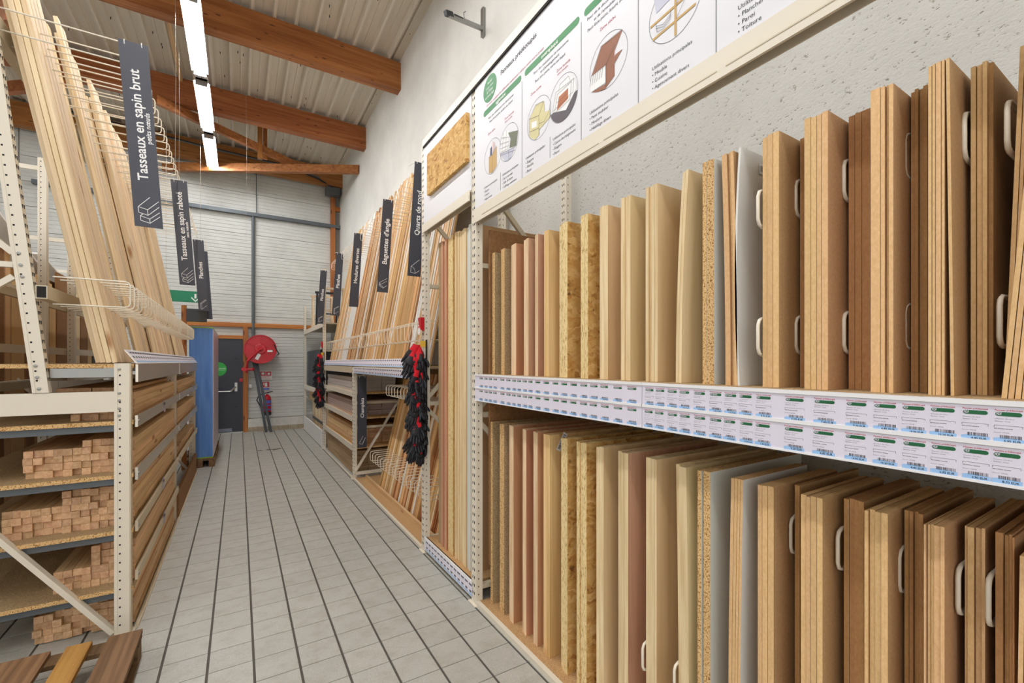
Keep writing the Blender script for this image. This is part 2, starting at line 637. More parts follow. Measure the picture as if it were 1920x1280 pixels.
fl = obj('floor', MB().box(LX, WX + .1, FY, BY + .1, -.12, -.004), M['grout'], kind='structure')
tm = MB().box(.006, TW - .006, .0025, TL - .0025, -.01, 0)
cells = [(i, r) for r in range(-13, 48) for i in range(-3, 10)]
cells.sort(key=lambda c: (not (-1 <= c[0] <= 8 and c[1] >= -7), c[1]))
first = None
for k, (i, r) in enumerate(cells[:300]):
    if first is None:
        first = obj('floor_tile', tm, M['tile'], parent=fl)
        first.location = (TX0 + i * TW, TY0 + r * TL, 0)
    else:
        t = first.copy()
        COL.objects.link(t)
        t.location = (TX0 + i * TW, TY0 + r * TL, 0)
rest = MB()
used = set(cells[:300])
for i in range(-42, 13):
    for r in range(-34, 48):
        if (i, r) in used:
            continue
        if i < -3 and r < 2:
            continue
        x, y = TX0 + i * TW, TY0 + r * TL
        if x + TW < WX + .02 and y + TL < BY + .02:
            rest.box(x + .006, x + TW - .006, y + .0025, y + TL - .0025, -.01, 0)
obj('floor_tiling', rest, M['tile'], parent=fl, kind='stuff')
st = MB()
for k in range(9):
    a, rr = R.uniform(0, 6.28), R.uniform(.02, .17)
    cx, cy, s = .46 + rr * math.cos(a), 8.9 + rr * math.sin(a) * .6, R.uniform(.02, .07)
    st.flat([(s * math.cos(t) * R.uniform(.6, 1), s * math.sin(t) * R.uniform(.5, 1)) for t in [j * .6283 for j in range(10)]], (cx, cy, .0008 + k * .00002), (1, 0, 0), (0, 1, 0))
obj('floor_stain', st, plain('oil stain', (96, 84, 70), .6), parent=fl)

obj('wall_right', MB().box(WX, WX + .2, FY, BY + .2, 0, RZ + .4), M['plaster'], kind='structure')

wb = obj('wall_back', MB().box(LX, WX + .2, BY + .04, BY + .2, 0, RZ + .4), M['concrete'], kind='structure')
# siding sheets: 0.455 m cover height, small swages every 0.076 m
H = .455


def sheet_profile(z0):
    out = []
    for k in range(6):
        z = z0 + k * H / 6
        out += [(z, -.002), (z + .008, .006), (z + .016, .006), (z + .022, -.002)]
    out[0] = (z0, .02)
    out[1] = (z0 + .006, .02)
    out[2] = (z0 + .009, -.002)
    return out + [(z0 + H, -.002)]


for k in range(13):
    z0 = .28 + k * H
    pf = sheet_profile(z0)
    for xa, xb in ((LX, -3.4), (-3.38, 1.9)):
        sm = MB()
        vs = []
        for z, d in pf:
            vs += [(xa, BY + .012 + d, z), (xb, BY + .012 + d, z)]
        sm.add(vs, [(2 * j, 2 * j + 1, 2 * j + 3, 2 * j + 2) for j in range(len(pf) - 1)])
        obj('siding_panel', sm, M['siding'], parent=wb)
obj('corner_gap_shade', MB().box(1.9, WX, BY + .02, BY + .035, .28, RZ), plain('gap shade', (150, 148, 140), .7), parent=wb)  # darker sheet carries the shade of the gap by the corner post
# concrete upstand with a row of plinth tiles
obj('concrete_upstand', MB().box(.16, WX, BY - .1, BY + .04, .1, .275), M['concrete'], parent=wb)
for k in range(10):
    obj('plinth_tile', MB().box(.165 + k * .2, .36 + k * .2, BY - .115, BY, 0, .1), M['plinth_tile'], parent=wb)
obj('concrete_upstand', MB().box(LX, -.62, BY - .1, BY + .04, 0, .275), M['concrete'], parent=wb)
# timber frame on the end wall
obj('timber_rail', MB().box(-2.6, 1.9, BY - .07, BY + .01, 2.31, 2.4), M['oak_trim'], parent=wb)
obj('timber_post', MB().box(.075, .17, BY - .1, BY + .01, 0, 2.31), M['beam_y'], parent=wb)
obj('timber_post', MB().box(1.885, 1.985, BY - .1, BY + .02, 2.4, 5.75), M['beam_y'], parent=wb)
obj('timber_rail', MB().box(-.6, .075, BY - .07, BY + .01, 2.045, 2.12), M['oak_trim'], parent=wb)
obj('timber_block', MB().box(1.985, WX, BY - .06, BY + .02, 4.0, 4.12), M['oak_trim'], parent=wb)
obj('timber_block', MB().box(1.985, WX, BY - .06, BY + .02, 5.2, 5.3), M['oak_trim'], parent=wb)
obj('cable_tray', MB().box(-3.2, WX, BY - .11, BY - .01, 4.775, 4.85), M['grey'], parent=wb)
obj('conduit', MB().tube([(.27, BY - .05, 2.1), (.27, BY - .05, 4.78)], .034, 8), M['grey'], parent=wb)
obj('conduit', MB().tube([(.33, BY - .03, 4.85), (.33, BY - .03, 5.75)], .008, 6), M['grey'], parent=wb)

# fire door
dr = obj('door_1', MB().box(-.62, -.56, BY - .06, BY + .01, 0, 2.045), M['beam_y'], kind='structure')
WL['door_1'] = Vector((0, 0, 0))
lf = obj('door_leaf', MB().box(-.56, .075, BY - .05, BY - .005, .02, 2.045), M['door'], parent=dr)
obj('threshold', MB().box(-.56, .075, BY - .09, BY, 0, .018), M['silver'], parent=dr)
obj('kick_plate', MB().box(-.55, -.13, BY - .052, BY - .05, .03, .1), plain('scuffed plate', (120, 126, 140), .5), parent=lf)
pb = MB().tube([(-.55, BY - .12, .905), (-.14, BY - .12, .905)], .013, 8)
pb.bar((-.16, BY - .12, .905), (-.06, BY - .065, 1.0), .03, .03)
pb.box(-.08, -.03, BY - .075, BY - .05, .9, 1.09)
obj('push_bar', pb, M['silver'], parent=lf)
for z in (1.6, .55):
    obj('hinge_cover', MB().box(-.07, -.03, BY - .06, BY - .05, z, z + .035), M['black'], parent=lf)
ds = MB()
ds.flat(arc(-.372, 1.385, .145, .15, 0, 360, 28)[:-1], (0, BY - .0515, 0), (1, 0, 0), (0, 0, 1), 0)
write(ds, 'PORTE DE SECOURS', (-.372, BY - .0525, 1.39), (1, 0, 0), (0, 0, 1), width=.25, mat=1, center=True, bold=True)
write(ds, 'ouverture de secours', (-.372, BY - .0525, 1.36), (1, 0, 0), (0, 0, 1), width=.23, mat=1, center=True)
obj('green_disc_sticker', ds, [plain('sticker green', (44, 160, 64), .5), M['white']], parent=lf)

# roof deck: one sheet per four ribs
cl = obj('ceiling', MB().box(LX, WX + .2, FY, BY + .2, RZ + .09, RZ + .2), M['deck'], kind='structure')
RP = .2535
x_rib = -.105 + RP * 8.0
k = 0
while x_rib > LX:
    sh = MB()
    prof = []
    for j in range(4):
        xr = x_rib - j * RP
        prof += [(xr + .075, RZ + .045), (xr + .032, RZ + .045), (xr + .016, RZ - .02), (xr - .016, RZ - .02), (xr - .032, RZ + .045), (xr - .11, RZ + .045), (xr - .118, RZ + .036), (xr - .128, RZ + .036), (xr - .136, RZ + .045)]
    prof.append((x_rib - 3 * RP - RP + .0765, RZ + .045))
    vs = []
    for x, z in prof:
        vs += [(x, FY, z), (x, BY + .1, z)]
    sh.add(vs, [(2 * j, 2 * j + 1, 2 * j + 3, 2 * j + 2) for j in range(len(prof) - 1)])
    obj('deck_sheet', sh, M['deck'], parent=cl)
    x_rib -= 4 * RP
    k += 1
obj('deck_edge_flashing', MB().box(1.99, WX, FY, BY, RZ + .02, RZ + .05), M['deck'], parent=cl)
for y in (.15, 2.34, 4.54, 6.74, 8.93, 11.2):
    obj('roof_beam', MB().box(LX, WX, y - .08, y + .08, RZ - .44, RZ - .03), M['beam'], parent=cl)
# wind bracing below the deck
br = MB().bar((WX, 9.42, 5.48), (-1.3, 11.35, 5.48), .1, .16)
obj('wind_brace', br, M['beam'], parent=cl)
obj('wind_brace', MB().bar((-1.1, 8.75, 5.6), (1.2, 10.35, 5.62), .08, .13), M['beam'], parent=cl)
obj('wind_brace', MB().bar((-3.2, 9.0, 5.55), (-2.05, 6.8, 5.3), .1, .3), M['beam'], parent=cl)
obj('wind_brace', MB().bar((-2.2, 9.0, 5.62), (-5.0, 11.2, 5.6), .09, .16), M['beam'], parent=cl)
obj('brace_hanger', MB().box(.3, .38, 9.68, 9.76, 5.4, 6.09), M['beam_y'], parent=cl)
obj('brace_hanger', MB().box(.4, .47, 9.9, 9.97, 5.5, 6.09), M['beam_y'], parent=cl)
obj('cable_bundle', MB().tube([(-2.6, 11.0, 6.05), (-.6, 11.0, 5.93), (.8, 11.05, 5.9), (1.5, 11.08, 5.78), (2.05, 11.2, 5.6)], .018, 6), M['black'], parent=cl)
obj('cable_bundle', MB().tube([(-2.6, 10.96, 6.02), (-.6, 10.96, 5.9), (.8, 11.0, 5.87), (1.6, 11.1, 5.8)], .014, 6), M['grey'], parent=cl)
obj('duct_box', MB().box(1.75, 2.05, 11.15, 11.4, 5.5, 5.66), M['grey'], parent=cl)
obj('timber_batten', MB().bar((-.795, 7.0, 6.06), (-.795, 8.85, 6.06), .05, .05), M['fir_lying'], parent=cl)
sw = MB()
for k in range(220):
    xq = -.105 + RP * R.randint(-20, 8) + R.choice((-.02, .09, .12, .16))
    yq = R.uniform(4.7, 11.0)
    sw.lathe((xq, yq, RZ + .044), (0, 0, -1), [(0, .006), (.03, .005), (.035, .002)], 5)
obj('roof_screw', sw, M['black'], parent=cl, kind='stuff')
obj('wall_left', MB().box(LX - .1, LX, FY, BY + .2, 0, RZ + .4), M['siding'], kind='structure')

# ------------------------------------------------------------------ ceiling lights
def ceiling_light(y0, z, x, label):
    t = thing('ceiling_light', label, 'light', (x, y0 + .75, z), 'fluorescent ceiling lights in one row')
    hb = MB()
    hb.box(x - .075, x + .075, y0, y0 + 1.5, z + .0, z + .07)
    obj('housing', hb, M['rail_white'], t)
    df = MB()
    ya, yb = y0 + .04, y0 + 1.46
    df.add([(x - .03, ya, z - .055), (x + .03, ya, z - .055), (x + .042, ya, z), (x - .042, ya, z), (x - .03, yb, z - .055), (x + .03, yb, z - .055), (x + .042, yb, z), (x - .042, yb, z)],
           [(0, 1, 2, 3), (7, 6, 5, 4), (4, 5, 1, 0), (5, 6, 2, 1), (7, 4, 0, 3)])
    obj('diffuser', df, M['lamp'], t)
    tr = MB()  # lips lowered to cut lamp light off the upper wall
    for s in (-1, 1):
        tr.add([(x + s * .042, y0, z), (x + s * .095, y0, z - .027), (x + s * .095, y0 + 1.5, z - .027), (x + s * .042, y0 + 1.5, z)], [(0, 1, 2, 3)])
    obj('cutoff_tray', tr, M['rail_white'], t)
    for yy in (y0, y0 + 1.48):
        obj('end_cap', MB().box(x - .07, x + .07, yy, yy + .02, z - .07, z + .03), M['silver'], t)
    obj('track', MB().box(x - .03, x + .03, y0 - .14, y0 + 1.58, z + .07, z + .1), M['galv'], t)
    for yy in (y0 + .3, y0 + 1.2):
        obj('suspension_wire', MB().tube([(x, yy, z + .1), (x, yy, RZ + .09)], .003, 4), M['grey'], t)
    obj('lead', MB().tube([(x, y0 - .02, z + .01), (x + .01, y0 - .06, z + .02), (x, y0 - .13, z + .07)], .006, 5), M['black'], t)
    return t


LXC = -.45
names = ['fluorescent ceiling light next to the end wall', 'fluorescent ceiling light, middle one of the three in the row', 'fluorescent ceiling light nearest the entrance, largest of the three tubes']
for k, y in enumerate((9.36, 7.62, 5.89)):
    ceiling_light(y, 5.5, LXC, names[k])
for k in range(5):
    ceiling_light(5.89 - 1.735 * (k + 1), 5.5, LXC, 'fluorescent ceiling light of the aisle row, %s one before the three over the aisle' % ordw(k + 1))
for x in (-3.9, -7.2):  # unseen lamps added for extra light over the neighbouring aisles
    for k in range(3):
        ceiling_light(-1.0 + 4.0 * k, 5.5, x, 'added unseen fluorescent light over the %s neighbouring aisle, %s along' % ('near' if x > -5 else 'far', ordw(k + 1)))

# ================================================================== racks on the wall side
XR = 1.28                     # front plane of the wall-side racks


def upright(par, x0, x1, y0, y1, z1, slots='', z0=0, lean=0.0, foot=True):
    """Perforated channel upright; slots: faces that carry dark boxes as holes ('-x', '-y', '+y'); lean: dx/dz."""
    b = MB()
    ym = (y0 + y1) / 2
    b.box(x0, x1, y0, y1, z0, z1)
    b.box(x0 - .002, x0 + .012, y0 - .003, y1 + .003, z0, z1)
    if foot:
        b.box(x0 - .02, x1 + .02, y0 - .02, y1 + .02, z0, z0 + .006)
    if lean:
        b.v = [(x + lean * (z - z0), y, z) for x, y, z in b.v]
    u = obj('upright', b, M['cream'], par)
    s = MB()
    z = z0 + .06
    while z < z1 - .04:
        dx = lean * (z - z0)
        if '-x' in slots:
            for yy in (ym - .013, ym + .008):
                s.box(x0 - .0035, x0 - .001, yy, yy + .006, z, z + .017)
        if '-y' in slots:
            for f in (.35,):
                xx = x0 + (x1 - x0) * f
                s.box(xx - .004 + dx, xx + .004 + dx, y0 - .0005, y0 + .004, z, z + .009)
        if '+x' in slots:
            for yy in (ym - .012, ym + .009):
                s.box(x1 - .003 + dx, x1 + .0008 + dx, yy - .003, yy + .003, z, z + .02)
        if '+y' in slots:
            xx = x0 + (x1 - x0) * .4
            s.box(xx - .004 + dx, xx + .004 + dx, y1 - .004, y1 + .0005, z, z + .009)
        z += .05
    if s.v:
        o = obj('slot_row', s, M['slot'], None)
        o.parent = u
        o.location = -WL[par.name]
        o['kind'] = 'stuff'
    return u


hoop_cache = {}


def hoop(par, x0, x1, y, z, h, r=.0032, flip=1):
    """Wire divider: a long U of wire from a rail at x0 to its round nose at x1."""
    key = (round(x1 - x0, 3), h, r)
    if key not in hoop_cache:
        b = MB()
        L = x1 - x0
        s = 1 if L > 0 else -1
        c = .022
        p = [(0, 0, h / 2), (L - s * c, 0, h / 2), (L - s * c * .3, 0, h / 2 - c * .3), (L, 0, h / 2 - c), (L, 0, -h / 2 + c), (L - s * c * .3, 0, -h / 2 + c * .3), (L - s * c, 0, -h / 2), (0, 0, -h / 2)]
        b.tube(p, r, 5)
        b.smooth = True
        me = b.mesh('wire_divider')
        me.materials.append(M['wire'])
        hoop_cache[key] = me
    o = bpy.data.objects.new('wire_divider', hoop_cache[key])
    COL.objects.link(o)
    o.parent = par
    o.location = Vector((x0, y, z)) - WL[par.name]
    return o


# ---- panel rack (the bay of cut panels beside the aisle) and the tall-panel bay
PR = thing('panel_rack', 'cream steel rack for cut panels, with perforated front uprights and a white header board', 'rack', (XR, 2.5, 0))
for y in (-1.3, 2.55, 3.47):
    upright(PR, XR, XR + .045, y - .03, y + .03, 3.31, '-x-y')
    upright(PR, 2.0, 2.045, y - .03, y + .03, 3.2, '-x-y')
    for z, x0, x1 in ((.1, 1.325, 2.0), (1.2, 1.325, 2.0), (2.16, 1.325, 2.0)):
        obj('cross_strut', MB().bar((x0, y, z), (x1, y, z), .03, .03), M['cream_dark'], PR)
    obj('diagonal_strut', MB().bar((1.32, y, 1.15), (2.0, y, .45), .025, .03), M['cream_dark'], PR)
    obj('diagonal_strut', MB().bar((1.32, y + .005, 2.75), (2.0, y + .005, 2.05), .025, .03), M['cream_dark'], PR)
    obj('diagonal_strut', MB().bar((1.32, y, 1.25), (2.0, y, 1.95), .025, .03), M['cream_dark'], PR)
Y0, Y1 = -1.27, 2.52
obj('shelf_board', MB().box(1.30, 2.0, Y0, Y1, 1.44, 1.464), M['chip'], PR)
obj('shelf_beam', MB().box(1.292, 1.33, Y0, Y1, 1.32, 1.44), M['cream'], PR)
obj('shelf_beam', MB().box(1.97, 2.0, Y0, Y1, 1.34, 1.44), M['cream'], PR)
obj('floor_board', MB().box(1.302, 2.05, Y0, Y1, .004, .024), M['shelf_chip'], PR)
obj('floor_edging', MB().box(1.276, 1.302, Y0, Y1, .0, .028), M['cream'], PR)
obj('side_panel', MB().box(1.36, 2.07, 2.486, 2.505, .25, 2.38), M['brown_board'], PR)
# header frame
obj('header_rail', MB().box(1.262, 1.3, Y0, 3.44, 3.275, 3.325), M['cream'], PR)
hb = MB().box(1.262, 1.265, Y0, 2.52, 2.41, 2.5)
hb.box(1.256, 1.262, Y0, 2.52, 2.41, 2.452)
hb.box(1.265, 1.315, Y0, 2.52, 2.49, 2.5)
hb.box(1.312, 1.315, Y0, 2.52, 2.415, 2.49)
obj('header_rail', hb, M['cream'], PR)
gm = MB()
y = 2.4
while y > Y0:
    gm.box(1.2545, 1.257, y - .5, y, 2.434, 2.438)
    y -= .53
obj('rail_groove', gm, M['cream_dark'], PR)
hb = MB().box(1.262, 1.265, 2.58, 3.44, 2.575, 2.645)
hb.box(1.265, 1.315, 2.58, 3.44, 2.635, 2.645)
hb.box(1.312, 1.315, 2.58, 3.44, 2.58, 2.635)
hb.box(1.256, 1.262, 2.58, 3.44, 2.575, 2.61)
obj('header_rail', hb, M['cream'], PR)
obj('rail_gap_shade', MB().box(1.264, 1.27, Y0, 3.44, 3.262, 3.276), M['slot'], PR)  # near-black strip painted as the shaded gap under the top rail
# wire dividers that stand out between the panel stacks
for xb, yb, zs in ((1.355, .757, (2.01, 1.617)), (1.455, .697, (2.042, 1.623)), (1.443, .5655, (2.05, 1.623)), (1.441, .433, (2.065, 1.63)), (1.441, .3235, (2.067,)), (1.441, .2555, (2.06,)), (1.441, .267, (1.631,)),
                   (1.44, .7045, (1.01, .36)), (1.415, .569, (1.02, .36)), (1.43, .44, (1.01, .36)), (1.42, .329, (1.01, .36)), (1.415, .279, (1.01, .36)), (1.355, 1.212, (.382,)), (1.355, 1.063, (.385,))):
    for z in zs:
        hoop(PR, 1.95, xb - .006, yb + .0085, z, .112, .0056)
for z in (1.617, 2.015, 1.04, .39):
    obj('divider_rail', MB().box(1.95, 1.99, Y0, Y1 - .06, z - .05, z + .05), M['cream_dark'], PR)

# ---- header sign board
HX = 1.272
HB = thing('information_board', 'long white header board with panel-use drawings and green bars above the cut panels', 'sign', (HX, 2.4, 2.5))
obj('board', MB().box(HX, HX + .008, Y0, 2.52, 2.49, 3.28), M['print'], HB)
EX, EY = (0, -1, 0), (0, 0, 1)
PX = HX - .0006


def at(y, z, k=0):
    return (PX - .0003 * k, y, z)


INK, RED, WHT = 0, 1, 2
for s, y, z, w, c in [
        ("Panneaux prédécoupés", 2.196, 3.172, .357, INK),
        ("On vous explique les différents matériaux à utiliser selon votre projet", 2.366, 3.072, .59, RED),
        ("Pour des réalisations non décoratives", 2.343, 2.988, .285, INK), ("Peut être peint, enduit ou laqué", 2.329, 2.961, .261, INK),
        ("Pour des réalisations de menuiserie", 1.863, 2.992, .278, INK), ("et d'aménagement", 1.804, 2.968, .152, INK), ("Peut être peint, verni ou laqué", 1.851, 2.944, .243, INK),
        ("Zone humide", 2.154, 2.895, .1, RED), ("selon modèle", 2.15, 2.878, .08, RED), ("Zone humide", 1.672, 2.897, .1, RED), ("selon modèle", 1.668, 2.88, .08, RED),
        ("Zone sèche", 2.349, 2.895, .088, RED), ("Zone sèche", 1.889, 2.897, .092, RED), ("Zone sèche", 1.378, 2.904, .09, RED),
        ("Pour de la décoration", 1.456, 2.998, .17, INK), ("et de l'ameublement", 1.414, 2.972, .156, INK), ("Peut être peint, lasuré ou verni", 1.454, 2.948, .25, INK)]:
    obj('lettering', write(MB(), s, at(y, z, 1), EX, EY, width=w, mat=c, bold=s[:8] == 'Panneaux'), [M['ink'], M['red_ink'], M['white']], HB)
bars = MB()
for ya, yb in ((2.404, 1.979), (1.946, 1.508), (1.477, 1.19), (1.152, .87), (.83, .2)):
    n = ya - yb
    pts = arc(.017, .0, .017, .017, 90, 270, 8) + arc(n - .017, 0, .017, .017, -90, 90, 8)
    bars.flat(pts, at(ya, 3.043, 1), EX, EY, 0)
for s, y, w in (("aggloméré", 2.252, .109), ("contreplaqué", 1.797, .134), ("mdf", 1.36, .05)):
    write(bars, s, at(y, 3.034, 2), EX, EY, width=w, mat=1, bold=True)
obj('green_bar', bars, [M['green'], M['white']], HB)
disc = MB().flat(arc(0, 0, .082, .078, 0, 360, 32)[:-1], at(2.325, 3.168, 1), EX, EY, 0)
for j, s in enumerate(("Atelier", "pour être", "à l'aise", "en bricolage")):
    write(disc, s, at(2.325, 3.2 - .026 * j, 2), EX, EY, width=(.06, .08, .07, .11)[j], mat=1, center=True)
obj('green_disc', disc, [M['green'], M['white']], HB)
sp = MB()
for y in (1.972, 1.496, 1.171, .853, .15):
    sp.box(PX - .0004, PX + .0003, y - .0012, y + .0012, 2.5, 3.02)
for y in (2.2, 1.725):
    sp.box(PX - .0004, PX + .0003, y - .0008, y + .0008, 2.52, 2.62)
obj('column_line', sp, M['ink_grey'], HB)
for y, w, head, items in (
        (2.397, .158, 'Utilisations principales', ('Étagère', 'Cloison', 'Agencement')), (2.178, .169, 'Utilisations principales', ('Sol à carreler', 'Salle de bains', 'Coffrage extérieur')),
        (1.936, .17, 'Utilisation principales', ('Étagère', 'Meuble', 'Paroi')), (1.701, .165, 'Utilisations principales', ('Caisse de rangement', 'Étagère', 'Paroi')),
        (1.441, .166, 'Utilisations principales', ('Petit mobilier', 'Moulure', 'Habillage divers')), (1.105, .166, 'Utilisations principales', ('Meuble', 'Cuisine', 'Agencement divers')),
        (.781, .172, 'Utilisations principales', ('Plancher', 'Paroi', 'Toiture'))):
    ls = MB()
    write(ls, head, at(y, 2.59, 1), EX, EY, width=w)
    k = w / text2d(head)[2]
    for j, it in enumerate(items):
        write(ls, '• ' + it, at(y, 2.566 - .0235 * j, 1), EX, EY, height=k)
    obj('use_list', ls, M['ink'], HB)

# drawings in circles (flat print)
cols = [plain('print ochre', (196, 158, 88)), plain('print navy', (56, 62, 92)), M['white'], plain('print olive', (98, 104, 78)), plain('print cream', (214, 204, 150)),
        plain('print brown', (140, 84, 50)), M['ink_grey'], plain('print lilac', (196, 198, 214)), plain('print orange', (176, 100, 48)), plain('print charcoal', (76, 66, 72)), plain('print blush', (226, 200, 196))]
OC, NV, WT, OL, CR, BN, GK, LI, OR_, CH, BL = range(11)


def drawing(y, z, rad, shapes, lines):
    d = MB()
    d.stroke(arc(0, 0, rad, rad, 0, 360, 40)[:-1], .0016, at(y, z, 1), EX, EY, GK, closed=True)
    for k, (c, pts) in enumerate(shapes):
        d.flat([(a * rad, b * rad) for a, b in pts], at(y, z, 2 + k * .4), EX, EY, c)
    for pts in lines:
        d.stroke([(a * rad, b * rad) for a, b in pts], .0016, at(y, z, 8), EX, EY, GK)
    obj('drawing', d, cols, HB)


drawing(2.292, 2.75, .1, [(OC, [(-.45, -.85), (0, -.95), (0, .1), (-.45, .1)]), (OC, [(0, -.95), (.5, -.75), (.5, .4), (0, .1)]), (NV, [(-.3, .1), (-.08, .1), (-.08, .62), (-.25, .55)]), (BL, [(0, .15), (.12, .2), (.12, .85), (0, .8)]), (BL, [(.18, .25), (.3, .3), (.3, .75), (.18, .7)])],
        [[(0, -.95), (0, .1)], [(-.45, .1), (0, .1), (.5, .4)]])
drawing(2.108, 2.754, .1, [(WT, [(-.8, .55), (-.3, .8), (.1, .6), (-.1, -.3), (-.9, -.2)]), (OL, [(-.05, .55), (.95, .25), (.8, -.5), (.1, -.35), (.2, .1)]), (LI, [(-.9, -.3), (.6, -.5), (.2, -.95), (-.4, -.9)])],
        [[(-.8, .55), (.0, .3)], [(-.85, .25), (.0, .05)], [(-.9, 0), (.1, -.2)], [(-.5, .7), (-.7, -.2)], [(-.2, .75), (-.3, -.3)], [(-.9, -.3), (.75, -.55)], [(-.85, -.4), (.7, -.7)], [(0, -.4), (.05, -.95)]])
drawing(1.82, 2.754, .102, [(CR, [(-.8, .3), (-.25, .75), (.45, .6), (.05, .1)]), (CR, [(-.8, .3), (.05, .1), (.05, -.85), (-.3, -.93), (-.8, -.6)]), (CR, [(.05, .1), (.45, .6), (.5, .05), (.95, -.05), (.9, -.4), (.05, -.6)]), (WT, [(-.6, .05), (-.15, -.05), (-.15, -.35), (-.6, -.25)])],
        [[(-.8, .3), (.05, .1), (.45, .6)], [(.05, .1), (.05, -.85)], [(-.8, .3), (-.8, -.6)], [(-.8, -.35), (.05, -.5)], [(.05, -.3), (.5, -.4), (.95, -.05)], [(-.8, .3), (-.25, .75), (.45, .6)]])
drawing(1.623, 2.754, .105, [(CH, arc(0, 0, .98, .98, 200, 352, 18)), (WT, [(-.8, -.28), (.2, -.62), (.9, -.05), (.85, .3), (.4, .8), (-.5, .6)]), (OR_, [(-.45, -.35), (.35, -.2), (.35, .25), (-.3, .2)])],
        [[(-.45, .0), (.2, .05), (.35, .25)], [(-.6, -.4), (.5, -.3), (.6, .4), (-.4, .35), (-.6, -.4)], [(-.75, -.25), (.7, -.1), (.75, .45), (-.5, .5), (-.75, -.25)], [(-.3, .45), (-.2, .7), (.4, .75), (.5, .5)]])
drawing(1.332, 2.757, .108, [(BN, [(-.9, -.1), (-.35, .75), (.75, .7), (.3, .1), (-.1, -.1)]), (BN, [(-.1, -.1), (.35, .35), (.35, -.75), (-.1, -.95)]), (BN, [(-.05, -.6), (.75, .0), (.4, .0), (-.05, -.4)]), (WT, [(-.95, -.1), (-.1, -.1), (-.1, -.75), (-.95, -.7)]), (BN, [(-.9, -.72), (-.1, -.8), (-.1, -.98), (-.5, -.9)])],
        [[(-.9 + .13 * j, -.12), (-.98 + .13 * j, -.45)] for j in range(6)] + [[(-.9, -.1), (-.1, -.1), (.35, .35)], [(-.1, -.1), (-.1, -.95)], [(-.9, -.1), (-.35, .75), (.75, .7)]])
drawing(1.011, 2.757, .108, [(LI, [(-.8, .8), (-.2, .9), (-.15, .35), (-.7, .25)]), (CH, arc(.35, .55, .32, .38, 0, 360, 16)[:-1]), (OC, [(-.95, -.02), (.98, .1), (.98, .02), (-.95, -.1)]), (OC, [(-.85, -.5), (.8, -.4), (.78, -.48), (-.85, -.58)]), (OC, [(.02, .95), (.1, .95), (.1, -.95), (.02, -.95)])],
        [[(-.7, -.1), (-.65, -.4), (-.4, -.45), (-.15, -.3), (-.1, -.05)], [(-.7, -.18), (-.4, -.3), (-.1, -.12)], [(-.7, -.26), (-.4, -.38), (-.12, -.2)], [(.1, .0), (.4, .3)], [(.1, -.45), (.5, .05)]])

# OSB header of the tall bay
OB = thing('osb_header_sign', 'white header panel with a plate of osb fixed on it', 'sign', (HX, 3.0, 2.65))
obj('board', MB().box(HX, HX + .008, 2.58, 3.44, 2.64, 3.28), M['print'], OB)
obj('osb_plate', MB().box(HX - .025, HX - .001, 2.58 + .02, 3.3, 2.835, 3.15), M['osb'], OB)

# ---- price rails with their tickets
tick = [2.443, 2.381, 2.325, 2.267, 2.185, 2.118, 2.057, 2.007, 1.952, 1.898, 1.833, 1.76, 1.687, 1.62, 1.552, 1.484, 1.419, 1.357, 1.281, 1.206, 1.121, 1.073, 1.021, .972, .914, .857, .807, .76, .707, .624, .552, .483, .427, .376, .328, .279, .233, .18, .12]
price = ['4.45', '5.95', '3.90', '8.70', '12.95', '7.40', '9.20', '6.85', '14.90', '10.20']


def kind_of(y):
    if y > 2.28:
        return 'AGGLOMÉRÉ'
    if y > 1.9:
        return 'CONTREPLAQUÉ'
    if y > 1.85:
        return '3 PLIS'
    if y > 1.5:
        return 'OSB'
    if y > 1.0:
        return 'CONTREPLAQUÉ'
    if y > .88:
        return 'MÉLAMINÉ BLANC'
    if y > .79:
        return 'MDF BLANC'
    return 'MDF'


RB = 0


